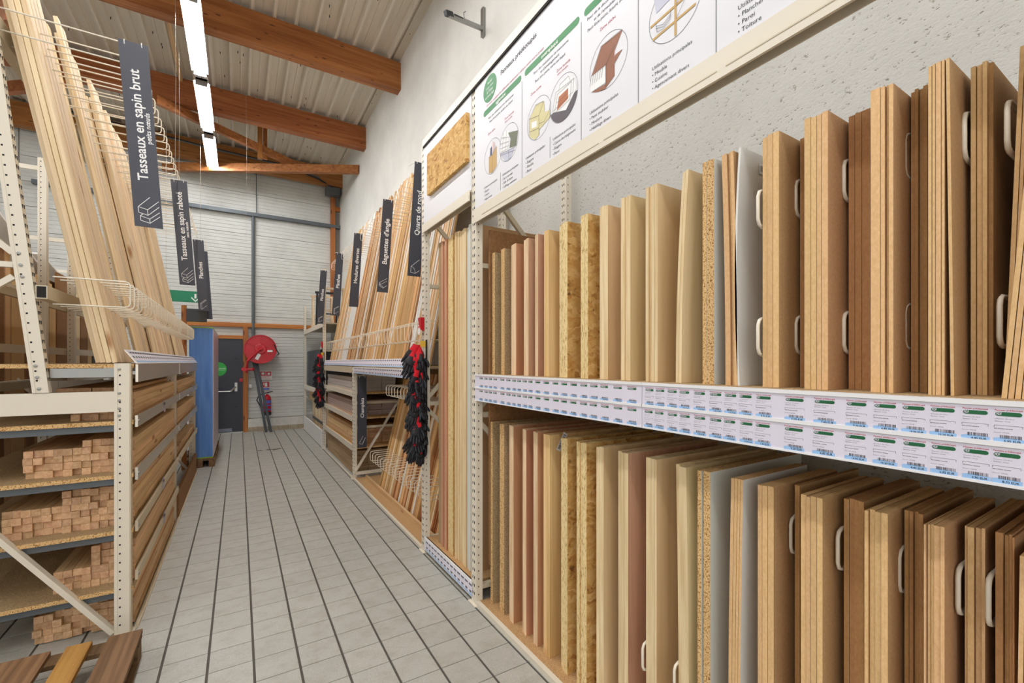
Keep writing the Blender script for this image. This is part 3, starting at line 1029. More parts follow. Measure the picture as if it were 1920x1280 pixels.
def ticket(par, y, zt, h, w, dims, k, x):
    b = MB()
    o = lambda a, z, q=1: (x - .0012 - .0002 * q, y + w / 2 - a * w, zt - z * h)
    b.box(x - .001, x + .0005, y - w / 2 + .0006, y + w / 2 - .0006, zt - h, zt, 0)
    near = y < 1.15
    write(b, 'Panneau prédécoupé', o(.05, .11), EX, EY, width=w * .9, mat=1, bold=True)
    pw, ph = w * .88, h * .115
    b.flat(arc(ph / 2, 0, ph / 2, ph / 2, 90, 270, 5) + arc(pw - ph / 2, 0, ph / 2, ph / 2, -90, 90, 5), o(.06, .2), EX, EY, 2)
    kd = kind_of(y)
    write(b, kd, o(.1, .232, 2), EX, EY, height=h * .11, width=min(.55 * w, w * .06 * len(kd)), mat=0, bold=True)
    if near:
        write(b, 'Dimensions : %s cm' % dims, o(.06, .345), EX, EY, width=w * .62, mat=3)
        write(b, 'Épaisseur : %d mm' % (3, 5, 6, 10, 12, 16, 19)[k % 7], o(.06, .415), EX, EY, width=w * .5, mat=3)
        b.stroke([(0, -.004), (0, 0), (w * .92, 0), (w * .92, -.004)], .0005, o(.03, .52), EX, EY, 4)
        write(b, kd[:3] + ' PANNEAU %sCM' % dims.replace(' ', ''), o(.03, .62), EX, EY, width=w * .6, mat=4, bold=True)
        write(b, 'Prix au m² : %s EUR' % price[(k + 3) % 10], o(.03, .73), EX, EY, width=w * .5, mat=4)
    b.flat([(0, 0), (w * .998, 0), (w * .998, h * .12), (w * .25, h * .15), (0, h * .12)], o(0, 1.0), EX, EY, 5)
    q = .22
    rr = random.Random(k)
    while q < .92:
        t = rr.choice((.008, .014, .022))
        b.flat([(0, 0), (t * w, 0), (t * w, h * .1), (0, h * .1)], o(q, .885), EX, EY, 4)
        q += t + rr.choice((.01, .018, .03))
    write(b, '%s EUR' % price[k % 10], o(.35, .975, 2), EX, EY, width=w * .55, mat=4, bold=True)
    obj('ticket', b, [M['ticket'], M['red_ink'], M['pill'], M['ink_grey'], M['ink'], M['blue_band']], par)


for nm, zt, hh, dims, lab in (('price_rail', 1.452, .07, '80 x 40', 'upper white price rail with paper tickets along the panel shelf edge'), ('price_rail', 1.372, .07, '120 x 40', 'lower white price rail with paper tickets, just under the other one')):
    x = 1.276
    P = thing(nm, lab, 'price rail', (x, 2.5, zt))
    for ya, yb in ((Y0, 1.155), (1.158, 2.53)):
        b = MB().box(x, x + .014, ya, yb, zt - hh - .006, zt + .002)
        b.box(x - .004, x + .014, ya, yb, zt + .002, zt + .012)
        b.box(x - .003, x + .001, ya, yb, zt - hh - .006, zt - hh)
        obj('channel', b, M['rail_white'], P)
        obj('paper_insert', MB().box(x - .0005, x + .0002, ya, yb, zt - hh, zt), M['ticket'], P)
    for k, y in enumerate(tick):
        prev = tick[k - 1] - y if k else .06
        nxt = y - tick[k + 1] if k + 1 < len(tick) else .055
        w = min(.056, prev - .001, nxt - .001, )
        yy = y + (R.uniform(-.004, .004) if zt < 1.4 else 0)
        w = min(w, .052) if min(prev, nxt) > .058 else min(w, .05) - .004
        ticket(P, yy, zt, hh, w, dims, k + int(zt * 100), x)

# ---- the cut panels
BC = {}


def panel(name, y1, y0, z0, h, dep, face, edge, label, group, xs=1.355, bend=0.0, bow=0.0, tilt=0.0):
    """Upright board: y1 its far face, y0 the face towards the camera side, narrow edge to the aisle."""
    t = y1 - y0
    b = MB()
    if bend or bow:
        n = 10
        vs = []
        for i in range(n + 1):
            s = i / n
            dy = bend * s * s + bow * 4 * s * (1 - s) + tilt * s
            z = s * h
            vs += [(0, dy, z), (dep, dy, z), (dep, t + dy, z), (0, t + dy, z)]
        b.add([vs[0], vs[1], vs[2], vs[3]], [(0, 3, 2, 1)], 1)
        b.add(vs[-4:], [(0, 1, 2, 3)], 1)
        for i in range(n):
            q = vs[i * 4:i * 4 + 8]
            b.add(q, [(0, 1, 5, 4)], 0)
            b.add(q, [(1, 2, 6, 5)], 1)
            b.add(q, [(2, 3, 7, 6)], 0)
            b.add(q, [(3, 0, 4, 7)], 1)
    else:
        b.box(0, dep, 0, t, 0, h, faces=(1, 1, 0, 1, 0, 1))
        if tilt:
            b.v = [(x, y + tilt * z / h, z) for x, y, z in b.v]
    me = b.mesh(name)
    me.materials.append(M[face])
    me.materials.append(M[edge])
    o = bpy.data.objects.new(name, me)
    COL.objects.link(o)
    o.location = (xs, y0, z0)
    return tag(o, label, 'panel', group)


# name, split positions along the aisle, face, edge, description, options
UP = [
    ('U1', [2.446, 2.412], 'chip', 'chip_edge', 'lone thin chipboard', {}),
    ('U2', [2.336, 2.295], 'chip', 'chip_edge', 'lone thick chipboard', {}),
    ('U3', [2.224, 2.198, 2.165], 'okoume', 'red_ply_edge', 'reddish plywood', {}),
    ('U4', [2.09, 2.063, 2.036], 'pink_ply', 'red_ply_edge', 'pinkish plywood by the reddish one', {}),
    ('U5', [1.979, 1.964, 1.944], 'pink_ply', 'red_ply_edge', 'brown-pink plywood by the knotty pine', {}),
    ('U6', [1.891, 1.848], 'pine_panel', 'pine_panel', 'knotty pine three-ply', {}),
    ('U7', [1.77, 1.729, 1.696], 'osb', 'osb_edge', 'thick osb', {}),
    ('U8', [1.598, 1.571, 1.547], 'osb', 'osb_edge', 'thin osb', {}),
    ('U9', [1.475, 1.458, 1.442, 1.419], 'poplar', 'ply_edge', 'pale plywood by the osb', {}),
    ('U10', [1.347, 1.325, 1.307, 1.29], 'poplar', 'ply_edge', 'three-board pale plywood', {}),
    ('U11', [1.211, 1.196, 1.18, 1.167, 1.152], 'poplar', 'ply_edge', 'pale four-board plywood', {}),
    ('U12', [1.07, 1.058, 1.045], 'poplar', 'ply_edge', 'bent pale plywood', dict(bend=-.03)),
    ('U13', [.96, .944, .916], 'green_white', 'chip_edge', 'white-faced chipboard', {}),
    ('U14', [.876, .857, .846, .834], 'mdf', 'mdf_edge', 'thin curved MDF', dict(bend=.014)),
    ('U15', [.834, .826], 'white_board', 'white_board', 'white coated board', dict(bow=.012, tilt=-.004)),
    ('U16', [.757, .74, .724, .706], 'mdf', 'mdf_edge', 'MDF next to the white coated board', {}),
    ('U17', [.649, .638], 'mdf', 'mdf_shaded_edge', 'single recessed brown MDF', dict(back=.1)),
    ('U18', [.638, .621, .606, .594, .578], 'mdf', 'mdf_edge', 'four-board light MDF', {}),
    ('U19', [.531, .517, .502, .484], 'mdf', 'mdf_shaded_edge', 'recessed three-board brown MDF', dict(back=.088)),
    ('U20', [.484, .463, .454, .447, .437], 'mdf', 'mdf_edge', 'light MDF with one thick board', {}),
    ('U21', [.407, .398, .391, .383, .374], 'mdf', 'mdf_shaded_edge', 'recessed shaded-edge MDF', dict(back=.086)),
    ('U22', [.374, .367, .361, .351, .345, .338], 'mdf', 'mdf_edge', 'five-board pale MDF', {}),
    ('U23', [.304, .295, .286, .278], 'mdf', 'mdf_edge', 'recessed orange-brown MDF', dict(back=.086)),
    ('U23b', [.278, .269], 'mdf', 'mdf_shaded_edge', 'single shaded-edge MDF set further back', dict(back=.1)),
    ('U24', [.255, .247, .241, .232, .224], 'mdf', 'mdf_edge', 'tilted thin MDF', dict(back=.085, tilt=-.024)),
]
LO = [
    ('L1', [2.469, 2.44], 'chip', 'chip_edge', 'lone thick chipboard', {}),
    ('L2', [2.353, 2.327, 2.301], 'chip', 'chip_edge', 'two-board chipboard', {}),
    ('L3', [2.254, 2.234, 2.192], 'okoume', 'red_ply_edge', 'reddish plywood', {}),
    ('L4', [2.102, 2.079, 2.057], 'okoume', 'red_ply_edge', 'red-brown plywood with a paper sticker', {}),
    ('L5', [1.989, 1.969, 1.949], 'okoume', 'red_ply_edge', 'red-brown plywood beside the knotty pine', {}),
    ('L6', [1.895, 1.867, 1.839], 'pine_panel', 'pine_panel', 'knotty pine three-ply', {}),
    ('L7', [1.751, 1.721, 1.696], 'osb', 'osb_edge', 'osb beside the knotty pine', {}),
    ('L8', [1.628, 1.605, 1.586, 1.557], 'osb', 'osb_edge', 'osb beside the pale plywood', {}),
    ('L9', [1.492, 1.472, 1.445], 'poplar', 'ply_edge', 'two-board pale plywood', {}),
    ('L10', [1.362, 1.34, 1.325, 1.301], 'pink_ply', 'ply_edge', 'pale plywood with a pinkish face', {}),
    ('L11', [1.212, 1.18, 1.167, 1.156], 'poplar', 'ply_edge', 'three-board yellowish plywood', {}),
    ('L12', [1.063, 1.045, 1.013], 'poplar', 'ply_edge', 'bent pale plywood', dict(bend=.012)),
    ('L13', [.98, .964, .956, .93], 'green_white', 'chip_edge', 'white-faced chipboard', {}),
    ('L14', [.868, .856, .845, .836], 'mdf', 'mdf_edge', 'thin curved MDF', dict(bend=-.012)),
    ('L14w', [.836, .827], 'white_board', 'mdf_edge', 'white coated MDF', dict(bend=-.012)),
    ('L15', [.772, .755, .739, .721], 'mdf', 'mdf_edge', 'three-board light MDF', {}),
    ('L16', [.663, .649], 'mdf', 'mdf_shaded_edge', 'single recessed brown MDF', dict(back=.085)),
    ('L17', [.649, .633, .622, .606, .591], 'mdf', 'mdf_edge', 'four-board light MDF', {}),
    ('L18', [.545, .532, .52, .509, .497], 'mdf', 'mdf_shaded_edge', 'recessed four-board brown MDF', dict(back=.06)),
    ('L19', [.497, .488, .476, .462, .448], 'mdf', 'mdf_edge', 'light MDF with one dark joint', {}),
    ('L20', [.417, .408, .4, .392, .382], 'mdf', 'mdf_shaded_edge', 'recessed reddish MDF', dict(back=.075)),
    ('L21', [.382, .377, .371, .365, .353, .345], 'mdf', 'mdf_edge', 'five-board pale MDF', {}),
    ('L22', [.314, .309, .298, .287, .281], 'mdf', 'mdf_edge', 'recessed light brown MDF', dict(back=.065)),
    ('L23', [.267, .255, .248, .243, .239], 'mdf', 'mdf_shaded_edge', 'shaded-edge thin-board MDF', dict(back=.06)),
]


def stack(nm, ys, face, edge, desc, opt, z0, h, where):
    back = opt.get('back', 0)
    k = (1.355 + back) / 1.355
    n = len(ys) - 1
    depth = .4 if face in ('mdf', 'white_board') else .6
    for i in range(n):
        y1, y0 = ys[i] * k, ys[i + 1] * k
        o2 = {q: opt[q] for q in ('bend', 'bow', 'tilt') if q in opt}
        if nm == 'U22' and i == n - 1:
            o2['tilt'] = .008
            y1, y0 = y1 - .009, y0 - .009
        if n == 1:
            lab = '%s panel standing on the %s' % (desc, where)
        else:
            lab = '%s board of the %s stack on the %s' % (ordw(i + 1), desc, where)
        xs = 1.355 + back + (0 if i == n - 1 else R.choice((0, 0, 0, .004, .008)))
        hh = h + R.choice((0, 0, -.002, -.004))
        e = edge
        g = .0006
        panel('panel', y1 - g, y0 + g, z0, hh, depth, face, e, lab, ('%s boards on the %s' % (desc, where)) if n > 1 else None, xs, **o2)


for s in UP:
    stack(*s, 1.4645, .757, 'upper shelf')
for s in LO:
    stack(*s, .0245, 1.143, 'floor level')
# loose boards leaning at the end of both rows
for i in range(4):
    panel('panel', .258 - .0095 * i, .250 - .0095 * i, 1.4645, .757, .4, 'mdf', 'mdf_edge', '%s thin MDF board leaning over at the camera end of the upper shelf' % ordw(i + 1), 'thin MDF boards leaning over, upper shelf', 1.355, tilt=-.055)
for i in range(2):
    panel('panel', .245 - .012 * i, .238 - .012 * i, .0245, 1.12, .4, 'mdf', 'mdf_edge', '%s loose MDF board at the far end of the floor row' % ordw(i + 1), 'loose MDF boards at the end of the floor row', 1.36, tilt=-.012)
for k, y in enumerate((.2, .14, .08, .02)):
    for z0, h, w in ((1.4645, .757, 'upper shelf'), (.0245, 1.143, 'floor level')):
        panel('panel', y - .03, y - .055, z0, h - .02, .4, 'mdf', 'mdf_edge', '%s MDF panel beyond the leaning boards, %s' % (ordw(k + 1), w), 'MDF panels past the leaning boards, %s' % w, 1.38)
# paper stickers on boards
def sticker(o, ex, ey, w, h, label):
    b = MB().flat([(0, 0), (w, 0), (w, h), (0, h)], o, ex, ey, 0)
    q = .1
    rr = random.Random(len(label))
    ex_, n = Vector(ex), Vector(ex).cross(Vector(ey)) * .0003
    while q < .9:
        t = rr.choice((.02, .04))
        b.flat([(w * q, h * .25), (w * (q + t), h * .25), (w * (q + t), h * .8), (w * q, h * .8)], Vector(o) + n, ex, ey, 1)
        q += t + rr.choice((.03, .05))
    me = obj('barcode_sticker', b, [M['white'], M['ink']], loc=o, label=label, cat='sticker')
    return me


sticker((1.46, .8235, 2.16), (1, 0, 0), (0, 0, 1), .06, .035, 'barcode sticker near the top of the white coated board')
sticker((1.47, 2.056, 1.06), (0, 0, 1), (-1, 0, 0), .075, .05, 'upright barcode sticker on the red-brown plywood panel')
sticker((1.42, 1.838, 1.075), (.5, 0, .86), (-.86, 0, .5), .1, .03, 'slanted barcode sticker on the knotty pine panel')

# ---- tall panels of the narrow bay
obj('base_board', MB().box(1.292, 2.0, 2.585, 3.435, .1, .122), M['shelf_chip'], PR)
obj('base_beam', MB().box(1.285, 1.3, 2.585, 3.435, .03, .122), M['cream'], PR)
tl = []
yy = 3.29
for n, t, f, e, d in ((1, .045, 'chip', 'chip', 'chipboard'), (4, .03, 'okoume', 'pink_ply', 'pinkish plywood'), (2, .05, 'osb', 'osb_edge', 'osb'), (1, .035, 'osb', 'osb_dark', 'dark osb'), (6, .03, 'poplar', 'ply_edge', 'pale plywood'), (2, .03, 'white_board', 'green_white', 'white melamine'), (2, .014, 'mdf', 'mdf_edge', 'brown MDF')):
    for i in range(n):
        lab = 'tall %s sheet in the narrow bay%s' % (d, '' if n == 1 else ', %s of %d counted from the glove strip' % (ordw(i + 1), n))
        panel('tall_panel', yy, yy - t + .002, .1225, 2.35 + R.uniform(-.012, .004), .6, f, e, lab, None if n == 1 else 'tall %s sheets in the narrow bay' % d, 1.33 + R.uniform(0, .012))
        yy -= t + R.choice((.0, .004, .006)) * (t < .04)
P = thing('price_rail', 'white price rail of tickets low at the foot of the tall panels', 'price rail', (1.28, 3.0, .03))
obj('channel', MB().box(1.276, 1.284, 2.585, 3.435, .028, .13), M['rail_white'], P)
for k in range(14):
    b = MB()
    yk = 3.4 - k * .06
    b.box(1.2748, 1.2762, yk - .052, yk, .035, .115, 0)
    b.flat([(0, 0), (.045, 0), (.045, .01), (0, .01)], (1.2744, yk - .004, .098), EX, EY, 1)
    b.flat([(0, 0), (.05, 0), (.05, .012), (0, .012)], (1.2744, yk - .001, .036), EX, EY, 2)
    b.flat([(0, 0), (.03, 0), (.03, .012), (0, .012)], (1.2744, yk - .012, .055), EX, EY, 1)
    obj('ticket', b, [M['ticket'], M['ink_grey'], M['blue_band']], P)

# ================================================================== batten rack on the other side of the aisle
XL = -.49
LR = thing('batten_rack', 'cream A-frame rack of fir battens with chipboard shelves on the door side of the aisle', 'rack', (-.75, 5.4, 0))
UPY = (3.28, 5.4, 7.63)
XB = -1.35                     # rear of the rack
for k, y in enumerate(UPY):
    s = '-y-x' if k == 0 else ''
    b = upright(LR, -.592, -.528, y - .001, y + .05, 1.532, '-y')
    fs = MB()
    fs.box(-.53, -.522, y + .004, y + .046, 0, 1.53)
    obj('upright_flange', fs, M['cream_dark'], LR)
    upright(LR, XB - .06, XB, y, y + .05, 1.375, '')
    upright(LR, -.915, -.855, y, y + .05, 3.62, '-y+x', z0=1.378, lean=-.105, foot=False)
    obj('end_beam', MB().box(XB, -.594, y + .005, y + .04, 1.262, 1.375), M['cream'], LR)
    obj('brace', MB().bar((-.6, y + .01, .03), (-1.33, y + .01, 1.05), .025, .042, up=(0, 1, 0)), M['cream'], LR)
    if k:
        continue
    obj('brace', MB().bar((-.99, y + .02, 2.04), (-1.4, y + .02, 2.04), .028, .028), M['cream'], LR)
    obj('brace', MB().bar((-.99, y + .02, 1.98), (-1.4, y + .02, 1.62), .028, .028), M['cream'], LR)
    obj('brace', MB().bar((-.99, y + .02, 2.1), (-1.4, y + .02, 2.5), .028, .028), M['cream'], LR)
    obj('rear_slant', MB().bar((-1.42, y + .02, 1.38), (-1.2, y + .02, 3.6), .05, .05), M['cream'], LR)
    cb = MB()
    for z in (1.5, 1.365, 1.325, 1.28, 1.24):
        cb.lathe((-.572, y - .001, z), (0, -1, 0), [(0, .007), (.004, .007), (.005, .004)], 8)
    for z in (1.4, 1.46, 1.52, 1.98, 2.04, 2.1):
        cb.lathe((-.89 - .105 * (z - 1.378), y - .001, z), (0, -1, 0), [(0, .008), (.004, .008), (.005, .004)], 8)
    obj('bolt_row', cb, M['galv'], LR, kind='stuff')
for (ya, yb), last in (((3.3, 5.42), 0), ((5.45, 7.66), 1)):
    obj('fascia_rail', MB().box(-.51, -.498, ya + .03, yb - .04, 1.425, 1.527), M['chrome'], LR)
    for k, (z0, z1) in enumerate(((1.165, 1.232), (.86, .932), (.562, .622), (.282, .337)) if not last else ((1.165, 1.232), (.86, .932), (.562, .622))):
        b = MB().box(-.51, -.499, ya + .03, yb - .04, z0, z1)
        b.box(-.512, -.51, ya + .03, yb - .04, z0, z1)
        obj('front_rail', b, M['cream_dark'] if k > 1 else M['chrome'], LR)
        rb = MB()
        for yy in (ya + .05, yb - .06):
            rb.lathe((-.499, yy, (z0 + z1) / 2), (1, 0, 0), [(0, .009), (.004, .009), (.006, .005)], 8)
        obj('rail_bolt', rb, M['galv'], LR)
    for z in ((1.207, .905, .59, .264) if not last else (1.207, .905, .59)):
        obj('shelf_board', MB().box(XB, -.515, ya, yb - .03, z - .022, z, faces=(0, 0, 1, 0, 0, 0)), [M['chip'], M['chip_edge']], LR)
        obj('shelf_beam', MB().box(XB + .3, -.6, ya + .02, ya + .05, z - .06, z - .023), M['grey'], LR)
    obj('shelf_board', MB().box(XB, -.515, ya + .01, yb - .03, 1.507, 1.528, faces=(0, 0, 1, 0, 0, 0)), [M['chip'], M['chip_edge']], LR)
    obj('shelf_beam', MB().box(-.86, -.6, ya + .015, ya + .045, 1.455, 1.505), M['galv'], LR)
    # divider rails with their wire hoops
    obj('divider_rail', MB().box(-.9, -.855, ya - .04, yb - .03, 1.87, 1.94), M['cream_dark'], LR)
    obj('divider_rail', MB().box(-1.12, -1.06, ya - .04, yb - .03, 3.24, 3.34), M['cream_dark'], LR)
    obj('rail_end', MB().box(-.895, -.86, ya - .043, ya - .039, 1.876, 1.934), M['slot'], LR)
    obj('rail_end', MB().box(-1.115, -1.065, ya - .043, ya - .039, 3.247, 3.333), M['slot'], LR)
y = 3.345
while y < 7.62:
    hoop(LR, -.857, -.535, y, 1.927, .148, .0042)
    y += .118
y = 3.355
while y < 7.62:
    hoop(LR, -1.06, -.5, y, 3.32, .115, .0042)
    y += .15
obj('bay_plinth', MB().box(-.53, -.505, 5.46, 7.6, 0, .27), M['brown_board'], LR)
obj('base_kerb', MB().box(-.515, -.497, 3.34, 7.66, 0, .018), M['cream_dark'], LR)

# sloping ticket strip along the top shelf edge
TS = thing('ticket_strip', 'sloping lilac ticket strip along the top edge of the batten rack', 'price rail', (-.52, 5.4, 1.53))
for ya, yb in ((3.31, 5.42), (5.44, 7.66)):
    b = MB().add([(-.5, ya, 1.532), (-.5, yb, 1.532), (-.555, yb, 1.612), (-.555, ya, 1.612), (-.503, ya, 1.53), (-.503, yb, 1.53), (-.558, yb, 1.61), (-.558, ya, 1.61)],
                 [(0, 1, 2, 3), (7, 6, 5, 4), (0, 4, 5, 1), (3, 2, 6, 7), (0, 3, 7, 4), (1, 5, 6, 2)])
    obj('strip', b, M['rail_white'], TS)
ev = Vector((-.055, 0, .08)).normalized()
for k in range(54):
    yk = 3.36 + k * .08
    if yk > 7.6:
        break
    b = MB()
    o = Vector((-.4995, yk, 1.5325)) + ev * .008
    b.flat([(0, 0), (.07, 0), (.07, .08), (0, .08)], o, (0, 1, 0), ev, 0)
    o = o + Vector((.0004, 0, .0003))
    b.flat([(.006, .062), (.062, .062), (.062, .074), (.006, .074)], o, (0, 1, 0), ev, 1)
    b.flat([(.006, .03), (.04, .03), (.04, .044), (.006, .044)], o, (0, 1, 0), ev, 2)
    b.flat([(0, 0), (.07, 0), (.07, .012), (0, .012)], o, (0, 1, 0), ev, 3)
    obj('ticket', b, [M['ticket'], M['ink_grey'], M['ink'], M['blue_band']], TS)
for k, (y, z) in enumerate(((4.35, 1.19), (4.3, .6), (4.35, .32), (6.9, 1.2))):
    b = MB().add([(-.496, y, z - .04), (-.496, y + .1, z - .04), (-.5, y + .1, z + .05), (-.5, y, z + .05)], [(0, 1, 2, 3), (3, 2, 1, 0)])
    b.flat([(.01, .05), (.06, .05), (.06, .07), (.01, .07)], (-.4945, y, z - .035), (0, 1, 0), (0, 0, 1), 1)
    me = obj('hanging_ticket', b, [M['ticket'], M['ink']], loc=(-.496, y, z - .04), label='small hanging price ticket clipped to the %s of the batten rack' % ('upper steel rail', 'third rail', 'bottom rail', 'far bay top rail')[k], cat='ticket')

# ---- battens leaning in the rack
LA = math.atan(.193)
fir_meshes = {}


def stick(name, w, t, L, mat, loc, lean, label, cat, group, roll=0.0):
    key = (name, w, t, L, mat)
    if key not in fir_meshes:
        b = MB()
        c = min(w, t) * .1
        pr = [(0, -w / 2 + c), (c, -w / 2), (t - c, -w / 2), (t, -w / 2 + c), (t, w / 2 - c), (t - c, w / 2), (c, w / 2), (0, w / 2 - c)]
        b.add([(x, y, 0) for x, y in pr] + [(x, y, L) for x, y in pr], [tuple(range(7, -1, -1)), tuple(range(8, 16))] + [(i, (i + 1) % 8, (i + 1) % 8 + 8, i + 8) for i in range(8)])
        me = b.mesh(name)
        me.materials.append(M[mat])
        fir_meshes[key] = me
    o = bpy.data.objects.new(name, fir_meshes[key])
    COL.objects.link(o)
    o.location = loc
    o.rotation_euler = (roll, lean, 0)
    return tag(o, label, cat, group)


y, n = 3.385, 0
while y < 7.55:
    w = R.choice((.038, .045, .045, .06))
    cnt = R.choice((2, 3, 3, 4))
    off = R.choice((0, .02, .045))
    deep = 4 if y < 3.45 else (3 if y < 3.75 else R.choice((1, 2, 2)))
    cut = R.choice((0, .04, .03, .08, .15))
    for i in range(cnt):
        if y > 7.56:
            break
        for j in range(deep):
            t = .024
            x = -.615 - .0255 * (deep - 1 - j) - (off if deep < 3 else off * .3) - R.uniform(0, .008)
            who = 'batten' if deep == 1 else ('front batten', 'batten behind the front one', 'third batten in', 'rearmost batten')[deep - 1 - j]
            stick('leaning_batten', w, t, 2.4 - cut, 'fir', (x, y + w / 2, 1.5285 + .006), -LA, 'leaning fir %s, %s row from the open end frame' % (who, ordw(n + 1)), 'batten', 'fir battens leaning in the batten rack', R.uniform(-.005, .005))
        y += w + R.choice((.002, .003, .005))
        n += 1
    y += R.choice((.002, .005, .009))

# ---- stacked battens on the shelves (ends face the camera end)
batten_me = {}


def lying(name, w, h, L, loc, label, group, cat='batten', mat=('fir_lying', 'fir_end')):
    key = (name, w, h, L, mat)
    if key not in batten_me:
        b = MB().box(-w / 2, w / 2, 0, L, 0, h, faces=(0, 0, 1, 0, 1, 0))
        me = b.mesh(name)
        for q in mat:
            me.materials.append(M[q])
        batten_me[key] = me
    o = bpy.data.objects.new(name, batten_me[key])
    COL.objects.link(o)
    o.location = loc
    return tag(o, label, cat, group)


SH = (('topmost', 1.2075, -.80, 4, 99, 0), ('second', .9055, -.995, 4, -.74, 5), ('third', .5905, -1.065, 4, -.826, 6), ('fourth', .2645, -.90, 3, -.717, 6), ('lowest', .0065, -.975, 4, -.783, 6))
for nm, z0, xa, rows, xstep, rows2 in SH:
    s = .0385
    ncol = int((-.522 - xa) / s)
    rowdx = [R.uniform(0, .011) for _ in range(8)]
    for c in range(ncol):
        x = -.522 - (c + .5) * s
        rr = rows2 if x > xstep and rows2 else rows
        r = 0
        if nm == 'topmost':
            rr = 4 if x > -.74 else (1 if c % 2 else 2)
        while r < rr:
            yj = 3.40 + R.choice((0, 0, .005, .01, .02, .03))
            lying('batten', s - .0014, s - .0014, 1.9 if c < 2 else 1.96, (x - rowdx[r] + R.uniform(-.0004, .0004), yj, z0 + r * s),
                  'square fir batten, %s shelf, %s column from the aisle, %s layer up' % (nm, ordw(c + 1), ordw(r + 1)), 'square fir battens on the %s shelf of the near bay' % nm)
            r += 1
for k in range(2):
    lying('plank', .15, .022, 1.8, (-.66 - .155 * k, 3.52, 1.2075 + .158 + .0), '%s wide fir plank lying across the topmost shelf stack' % ordw(k + 1), 'wide fir planks on the topmost shelf', 'plank')
# the far bay: planks, seen edge-on from the aisle
for q, (z0, rows, cols) in enumerate(((1.2075, 6, 3), (.9055, 7, 3), (.5905, 4, 2))):
    nm = ('upper', 'middle', 'bottom')[q]
    for c in range(cols):
        for r in range(rows if c == 0 else rows - 1):
            lying('fir_plank', .12, .024, R.choice((1.95, 1.98, 2.0)), (-.585 - c * .125 - R.uniform(0, .006), 5.52 + R.uniform(0, .06), z0 + r * .0245),
                  'far-bay fir plank, %s shelf, %s from the aisle, %s layer up' % (nm, ordw(c + 1), ordw(r + 1)), 'fir planks on the %s shelf of the far bay' % nm, 'plank')

# ================================================================== blade signs
def icon(kind):
    """Line drawings of the timber sections, unit square."""
    if kind == 'tasseaux':
        return [[(.15, .62), (.15, .42), (.5, .33), (.5, .53), (.15, .62)], [(.15, .62), (.62, .98)], [(.5, .53), (.95, .85)], [(.5, .33), (.95, .65)], [(.2, .3), (.55, .2), (.55, .05), (.2, .14), (.2, .3)], [(.2, .3), (.33, .38)], [(.55, .2), (.95, .45)], [(.55, .05), (.95, .3)]]
    if kind == 'planche':
        return [[(.2, .1), (.2, .6), (.32, .57), (.32, .06), (.2, .1)], [(.2, .6), (.75, .95)], [(.32, .57), (.85, .9)], [(.32, .06), (.85, .4)]]
    if kind == 'plinthe':
        return [[(.2, .1), (.2, .62), (.3, .6), (.34, .06), (.2, .1)], [(.2, .62), (.85, .95)], [(.3, .6), (.85, .88)], [(.34, .06), (.85, .36)]]
    if kind == 'angle':
        return [[(.15, .35), (.55, .2), (.6, .26), (.22, .42), (.2, .6), (.15, .55), (.15, .35)], [(.2, .6), (.85, .95)], [(.22, .42), (.85, .75)], [(.6, .26), (.88, .42)]]
    if kind == 'rond':
        return [[(.2, .1), (.2, .45)] + [(.2 + .38 * math.sin(t), .08 + .37 * math.cos(t)) for t in [i * math.pi / 16 for i in range(9)]] + [(.2, .1)], [(.2, .45), (.85, .92)], [(.58, .08), (.9, .28)]]
    if kind == 'moulure':
        return []
    return [[(.15, .3), (.5, .18), (.85, .75)], [(.15, .3), (.22, .38), (.6, .95)], [(.5, .18), (.56, .24), (.9, .8)]]


def blade(xb0, xb1, zb, xt0, xt1, zt, y, text, sub, kind, label, group=None, tpos=.33, tlen=.5):
    """Blade sign square to the aisle: bottom edge xb0..xb1 at zb, top edge xt0..xt1 at zt."""
    t = thing('aisle_sign', label, 'sign', ((xb0 + xb1) / 2, y, zb), group)
    vs = [(xb0, y, zb), (xb1, y, zb), (xt1, y, zt), (xt0, y, zt)]
    b = MB().add(vs + [(a, y + .004, c) for a, _, c in vs], [(0, 1, 2, 3), (7, 6, 5, 4), (0, 4, 5, 1), (1, 5, 6, 2), (2, 6, 7, 3), (3, 7, 4, 0)])
    obj('panel', b, M['sign'], t)
    bot, top = Vector(((xb0 + xb1) / 2, y - .0008, zb)), Vector(((xt0 + xt1) / 2, y - .0008, zt))
    up = (top - bot)
    L = up.length
    up.normalize()
    rt = Vector((up.z, 0, -up.x))
    W = xb1 - xb0
    tb = MB()
    w = text2d(text, True)[2]
    hgt = L * tlen / w
    hgt = min(hgt, W * .62)
    o = bot + up * (L * tpos) + rt * (hgt * .36 if not sub else hgt * .22)
    write(tb, text, o, up, -rt, width=L * tlen, height=min(hgt, W * .62), bold=True)
    if sub:
        h2 = hgt * .5
        write(tb, sub, bot + up * (L * (tpos + tlen * .34)) + rt * (W * .36), up, -rt, height=h2, bold=True)
    obj('lettering', tb, M['white'], t, kind='stuff')
    ib = MB()
    s = W * .92
    o = bot - rt * (s / 2) + up * .015
    for pl in icon(kind):
        ib.stroke([(a * s, c * s * 1.35) for a, c in pl], .0028, o, rt, up)
    if ib.v:
        obj('line_drawing', ib, M['white'], t)
    for q in (.2, .8):
        p = top - up * .02 + rt * (W * (q - .5))
        obj('tie', MB().tube([p, p + up * .012 - Vector((0, .004, 0)), p + up * .024, p + up * .03 + Vector((0, .03, 0)), p + up * .05 + Vector((0, .23, 0.02))], .0025, 5), M['white'], t)
    return t


